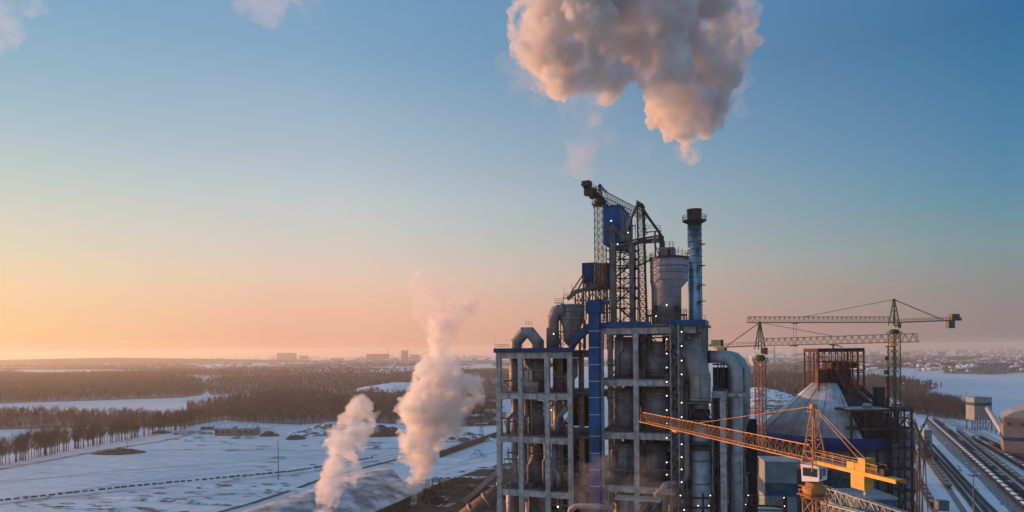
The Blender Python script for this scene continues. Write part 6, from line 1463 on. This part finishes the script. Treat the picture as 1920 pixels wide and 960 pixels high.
D_ = 560; x0 = at(1880,800,D_).x; zE = at(1890,800,D_).z; Wd, Dp = 60, 48; xs = [0,.12,.3,.5,.7,.88,1]; zr = [0,4.5,8.5,10,8.5,4.5,0]
M = Matrix.Translation((x0,D_,0))@Matrix.Rotation(R(-33),4,'Z'); zw = at(1885,783,D_).z
b = MB(); vs = []
for y in (0, Dp):
    for f_, z in zip(xs, zr): vs.append(M@Vector((f_*Wd, y, zw+z)))
b.add(vs, [(k,k+1,k+8,k+7) for k in range(6)]+[tuple(range(7))[::-1], tuple(range(7,14))]); b.build("roof", mat("pale_hall_roof", (.30,.30,.32), .75, var=.2, scale=.1), t)
b = MB(); b.box(.5,Wd-.5,.3,Dp-.3,0,zw-.02,M); b.build("wall", mat("hall_wall", (.20,.17,.165), .8, var=.25, scale=.1), t)
z2 = at(1890,826,D_).z; b = MB(); b.box(.3,Wd-.3,.1,Dp-.1,z2,z2+3.0,M); b.build("blue_band", BLUED, t)
b = MB()
for k in range(9): b.box(3+k*4.6,5.4+k*4.6,.12,.28,zw-6.5,zw-3.5,M) if k%2==0 else None
for k in range(10): b.box(.12,.28,4+k*6.4,8+k*6.4,zw-6.5,zw-3.5,M) if k%3 else None
b.build("window_opening", DARK, t)
a = gr(1869,842); b = MB(); b.tube([a+Vector((0,-1.5,2)), a+Vector((0,3,3)), a+Vector((0,7,3))], [2.6,3.2,3.2], 12); b.box(-3,3,-1,7,-.1,1.2,Matrix.Translation(a)); b.build("tank_wagon", WD, label="dark round tank standing beside the outermost train", cat="tank")
pole(1812, 787, 733, "tall pole with crossarms against the right snow field, behind the dark wood", .35, 2)
pole(1716, 735, 690, "thin far pole on the right snow field's left end", .4, 1)
pole(1770, 797, 778, "short post at the dark wood's corner beside the tracks", .35, 0, 'post')
t = thing("floodlight_mast", "slim unlit floodlight mast among the empty tracks", "light mast", gr(1826,1010)); a = gr(1826,1010); z = at(1826,893,a.y).z
MB().tube([a, a+Vector((0,0,z))], [.42,.22], 10).build("mast", MIDS, t); b = MB(); b.box(-1.6,1.6,-.3,.3,z,z+.4,Matrix.Translation(a)); b.build("crossarm", MIDS, t)
b = MB()
for k in range(4): b.box(-1.5+k*.9,-.9+k*.9,-.6,-.31,z+.05,z+.6,Matrix.Translation(a))
b.build("floodlight", DARK, t)
a = gr(1770,958); b = MB(); b.box(-3,3,0,4,0,5,Matrix.Translation(a)); b.box(-3.2,3.2,-.2,4.2,5.003,5.4,Matrix.Translation(a)); b.build("relay_cabinet", mat("cabinet_grey", (.12,.14,.16), .7), label="small dark cabin on the snow beside the olive grey train", cat="cabin")
# overhead structure near (1715..1740, 790..830)
t = thing("yard_trestle", "tangle of dark conveyor steelwork between the rusty shaft and the train heads", "steelwork", gr(1722,850)); b = MB()
for k in range(22):
    p = at(rnd.uniform(1708,1732), rnd.uniform(790,860), rnd.uniform(300,420)); q = p+Vector((rnd.uniform(-9,9), rnd.uniform(-6,6), rnd.uniform(-8,8))); b.bar(p, q, rnd.uniform(.2,.45))
p, q = at(1708,790,380), at(1740,858,330); b.lattice(p, q, Vector((1.4,0,0)), Vector((0,0,1.2)), 12, .3, .18)
for k in (.2,.5,.8): m_ = p.lerp(q,k); b.bar((m_.x-2,m_.y,0), m_, .4); b.bar((m_.x+2,m_.y,0), m_, .4)
b.build("truss", DARK, t)
b = MB(); p, q = at(1723,818,330), at(1741,778,345); b.bar(p, q, .5); b.bar(q, at(1733,800,340), .3); b.bar(Vector((p.x,p.y,0)), p, .5); b.build("boom", DARK, t)
# ------------------------------------------------------------------ far city
FB = [mat("far_wall_%d" % 0 if 0 else n_, c_, .9, var=.15, scale=.02) for n_, c_ in (("far_wall_pale",(.46,.42,.40)),("far_wall_brown",(.22,.17,.15)),("far_wall_grey",(.28,.28,.30)),("far_wall_cream",(.55,.48,.38)))]
FR = mat("far_roof_dark", (.10,.08,.08), .9)
def block(px, py, w_px, h_px, label, D_=None, m=0, group=None, cat="apartment block", dep=14):
    a = gr(px, py) if D_ is None else Vector((at(px,py,D_).x, D_, 0)); D_ = a.y; w = w_px/F*D_; h = h_px/F*D_
    t = thing("apartment_block", label, cat, a, group)
    wo = MB().box(-w/2,w/2,0,dep,0,h,Matrix.Translation(a)).build("wall", FB[m], t)
    b = MB(); n = max(3, int(w/6)); fl = max(2, int(h/3.2))
    for i in range(fl): z = (i+.35)*h/fl; b.box(-w/2+.8,w/2-.8,-.12,-.02,z,z+h/fl*.42,Matrix.Translation(a))
    if w_px > 6: b.build("window_band", FR, wo)
    b = MB(); b.box(-w/2-.5,w/2+.5,-.5,dep+.5,h+.01,h+1.2,Matrix.Translation(a)); b.build("roof", FR, t)
    return t
hz_ = lambda x: 659-(x-960)*math.tan(ROLL)
block(537, 676, 36, 14, "long tall apartment block on the horizon left of centre", m=1); block(570, 676, 16, 9, "small block on the horizon just right of the long tall one", m=1)
t = block(708, 676, 42, 12, "broad works hall on the horizon beside a slim chimney", m=1, cat="works"); 
a = gr(729, 676); MB().tube([a, a+Vector((0,0,24/F*a.y))], [4.5,3], 12).build("chimney", FB[1], label="slim dark chimney on the horizon between works hall and square block", cat="chimney")
block(759, 675, 13, 18, "square tall block on the horizon left of the tall steam plume", m=1); block(778, 674, 18, 9, "low wide block on the horizon touching the tall steam plume", m=1)
a = gr(1452, 686); MB().tube([a, a+Vector((0,0,36/F*a.y))], [5,3.5], 12).build("chimney", FB[2], label="faint far chimney in the haze behind the middle distance cranes", cat="chimney")
rr = random.Random(31)
def fhouse():
    t = MB(); t.box(-6,6,-4.5,4.5,0,4.5); r_ = MB(); r_.add([(-6.5,-5,4.51),(6.5,-5,4.51),(6.5,5,4.51),(-6.5,5,4.51),(-6.5,0,8),(6.5,0,8)], [(0,3,2,1),(0,1,5,4),(2,3,4,5),(0,4,3),(1,2,5)]); return t, r_
HP = []
for k in range(4):
    t = thing("house", "small house with a snowy roof in the settlement across the plain", "house", (0,0,0), "small houses across the plain"); w_, r_ = fhouse(); w_.build("wall", FB[k], t); r_.build("roof", ROOFS if k != 1 else FR, t); HP.append(t)
k = 0
def dens(x, y): return noise.noise(Vector((x*.012, y*.16, 4)))
tries = 0
while k < 270 and tries < 9000:
    tries += 1
    r_ = rr.random()
    if r_ < .62: x, y = rr.uniform(1590,1935), rr.uniform(672,702)-(0)
    elif r_ < .82: x, y = rr.uniform(1400,1600), rr.uniform(668,690)
    else: x, y = rr.uniform(0,900), rr.uniform(674,694)
    if dens(x, y) < -.02: continue
    y -= (max(0, x-960))*math.tan(ROLL)*.5
    p = gr(x, y); s_ = rr.uniform(.8,1.7)*(1.0+(p.y-1500)/9000)
    if k < 4: o = HP[k]; o.location = p; o.rotation_euler = (0,0,rr.uniform(-.8,.8)); o.scale = (s_,)*3
    else: copy_thing(HP[rr.choice([0,0,1,2,3])], p, rr.uniform(-.8,.8), s_)
    k += 1
# numberless lesser houses: one mass
b = MB(); c_ = MB()
for i in range(2600):
    x = rr.choice([rr.uniform(1400,1960), rr.uniform(1560,1960), rr.uniform(-60,920)]); y = hz_(x)+rr.uniform(7, 34)
    if x < 1000: y = hz_(x)+rr.uniform(7, 22)
    if dens(x, y) < -.12: continue
    p = gr(x, y); s_ = rr.uniform(.7,1.6)*(1+(p.y-1500)/7000); M = Matrix.Translation(p)@Matrix.Rotation(rr.uniform(-.8,.8),4,'Z')@Matrix.Diagonal((s_,s_,s_,1))
    b.box(-6,6,-4.5,4.5,0,4.5,M); b.add([M@Vector(v_) for v_ in [(-6.5,-5,4.51),(6.5,-5,4.51),(6.5,5,4.51),(-6.5,5,4.51),(-6.5,0,8),(6.5,0,8)]], [(0,3,2,1),(0,1,5,4),(2,3,4,5),(0,4,3),(1,2,5)])
b.build("far_settlement", mat("far_houses", (.34,.30,.29), .9, var=.8, scale=.012, col2=(.08,.07,.07)), label="mass of tiny houses fading into the haze", cat="settlement", kind="stuff")
for i in range(46):
    right = i < 34; x = rr.uniform(1600,1950) if right and i < 26 else (rr.uniform(1420,1600) if right else rr.uniform(20,900)); y = hz_(x)+rr.uniform(9, 15)
    w_ = rr.uniform(3, 16); h_ = rr.uniform(4, 9) if right else rr.uniform(2.5, 5)
    block(x, y, w_, h_, "distant apartment block in the hazy city %s" % ("right of the cranes" if x > 1590 else ("behind the cranes" if right else "on the left horizon")), m=rr.choice([0,1,2,2]) if right else 1, group="distant blocks of the city "+("right of the cranes" if x > 1590 else ("behind the cranes" if right else "on the left horizon")))
b = MB()
for i in range(26):
    x = rr.uniform(180, 520) if i < 18 else rr.uniform(1300,1900); p = gr(x, hz_(x)+rr.uniform(10,14)); b = MB(); h = rr.uniform(7,13)/F*p.y; b.bar(p, p+Vector((0,0,h)), 3.2)
    b.bar(p+Vector((-6,0,h*.8)), p+Vector((6,0,h*.8)), 1.5); b.build("power_mast", FR, label="far thin mast rising over the hazy horizon", cat="mast", group="far masts on the hazy horizon")
plume("far_steam", [(gr(1410,690)+Vector((0,0,z_)), r_) for z_, r_ in ((10,7),(22,10),(35,13),(48,14))]+[(gr(1410,690)+Vector((12,0,58)), 15)], STEAM, 3, [(7,20,True),(3,8,True)], "small far steam puff behind the gooseneck pipes", seed=31)
# low wooded rise on the left horizon
heap("far_hill", Vector((at(150,670,7200).x,7200,0)), 2600, 900, 62, TWIG, None, None, seed=41, rough=.1); bpy.data.objects["far_hill"]["kind"] = "structure"
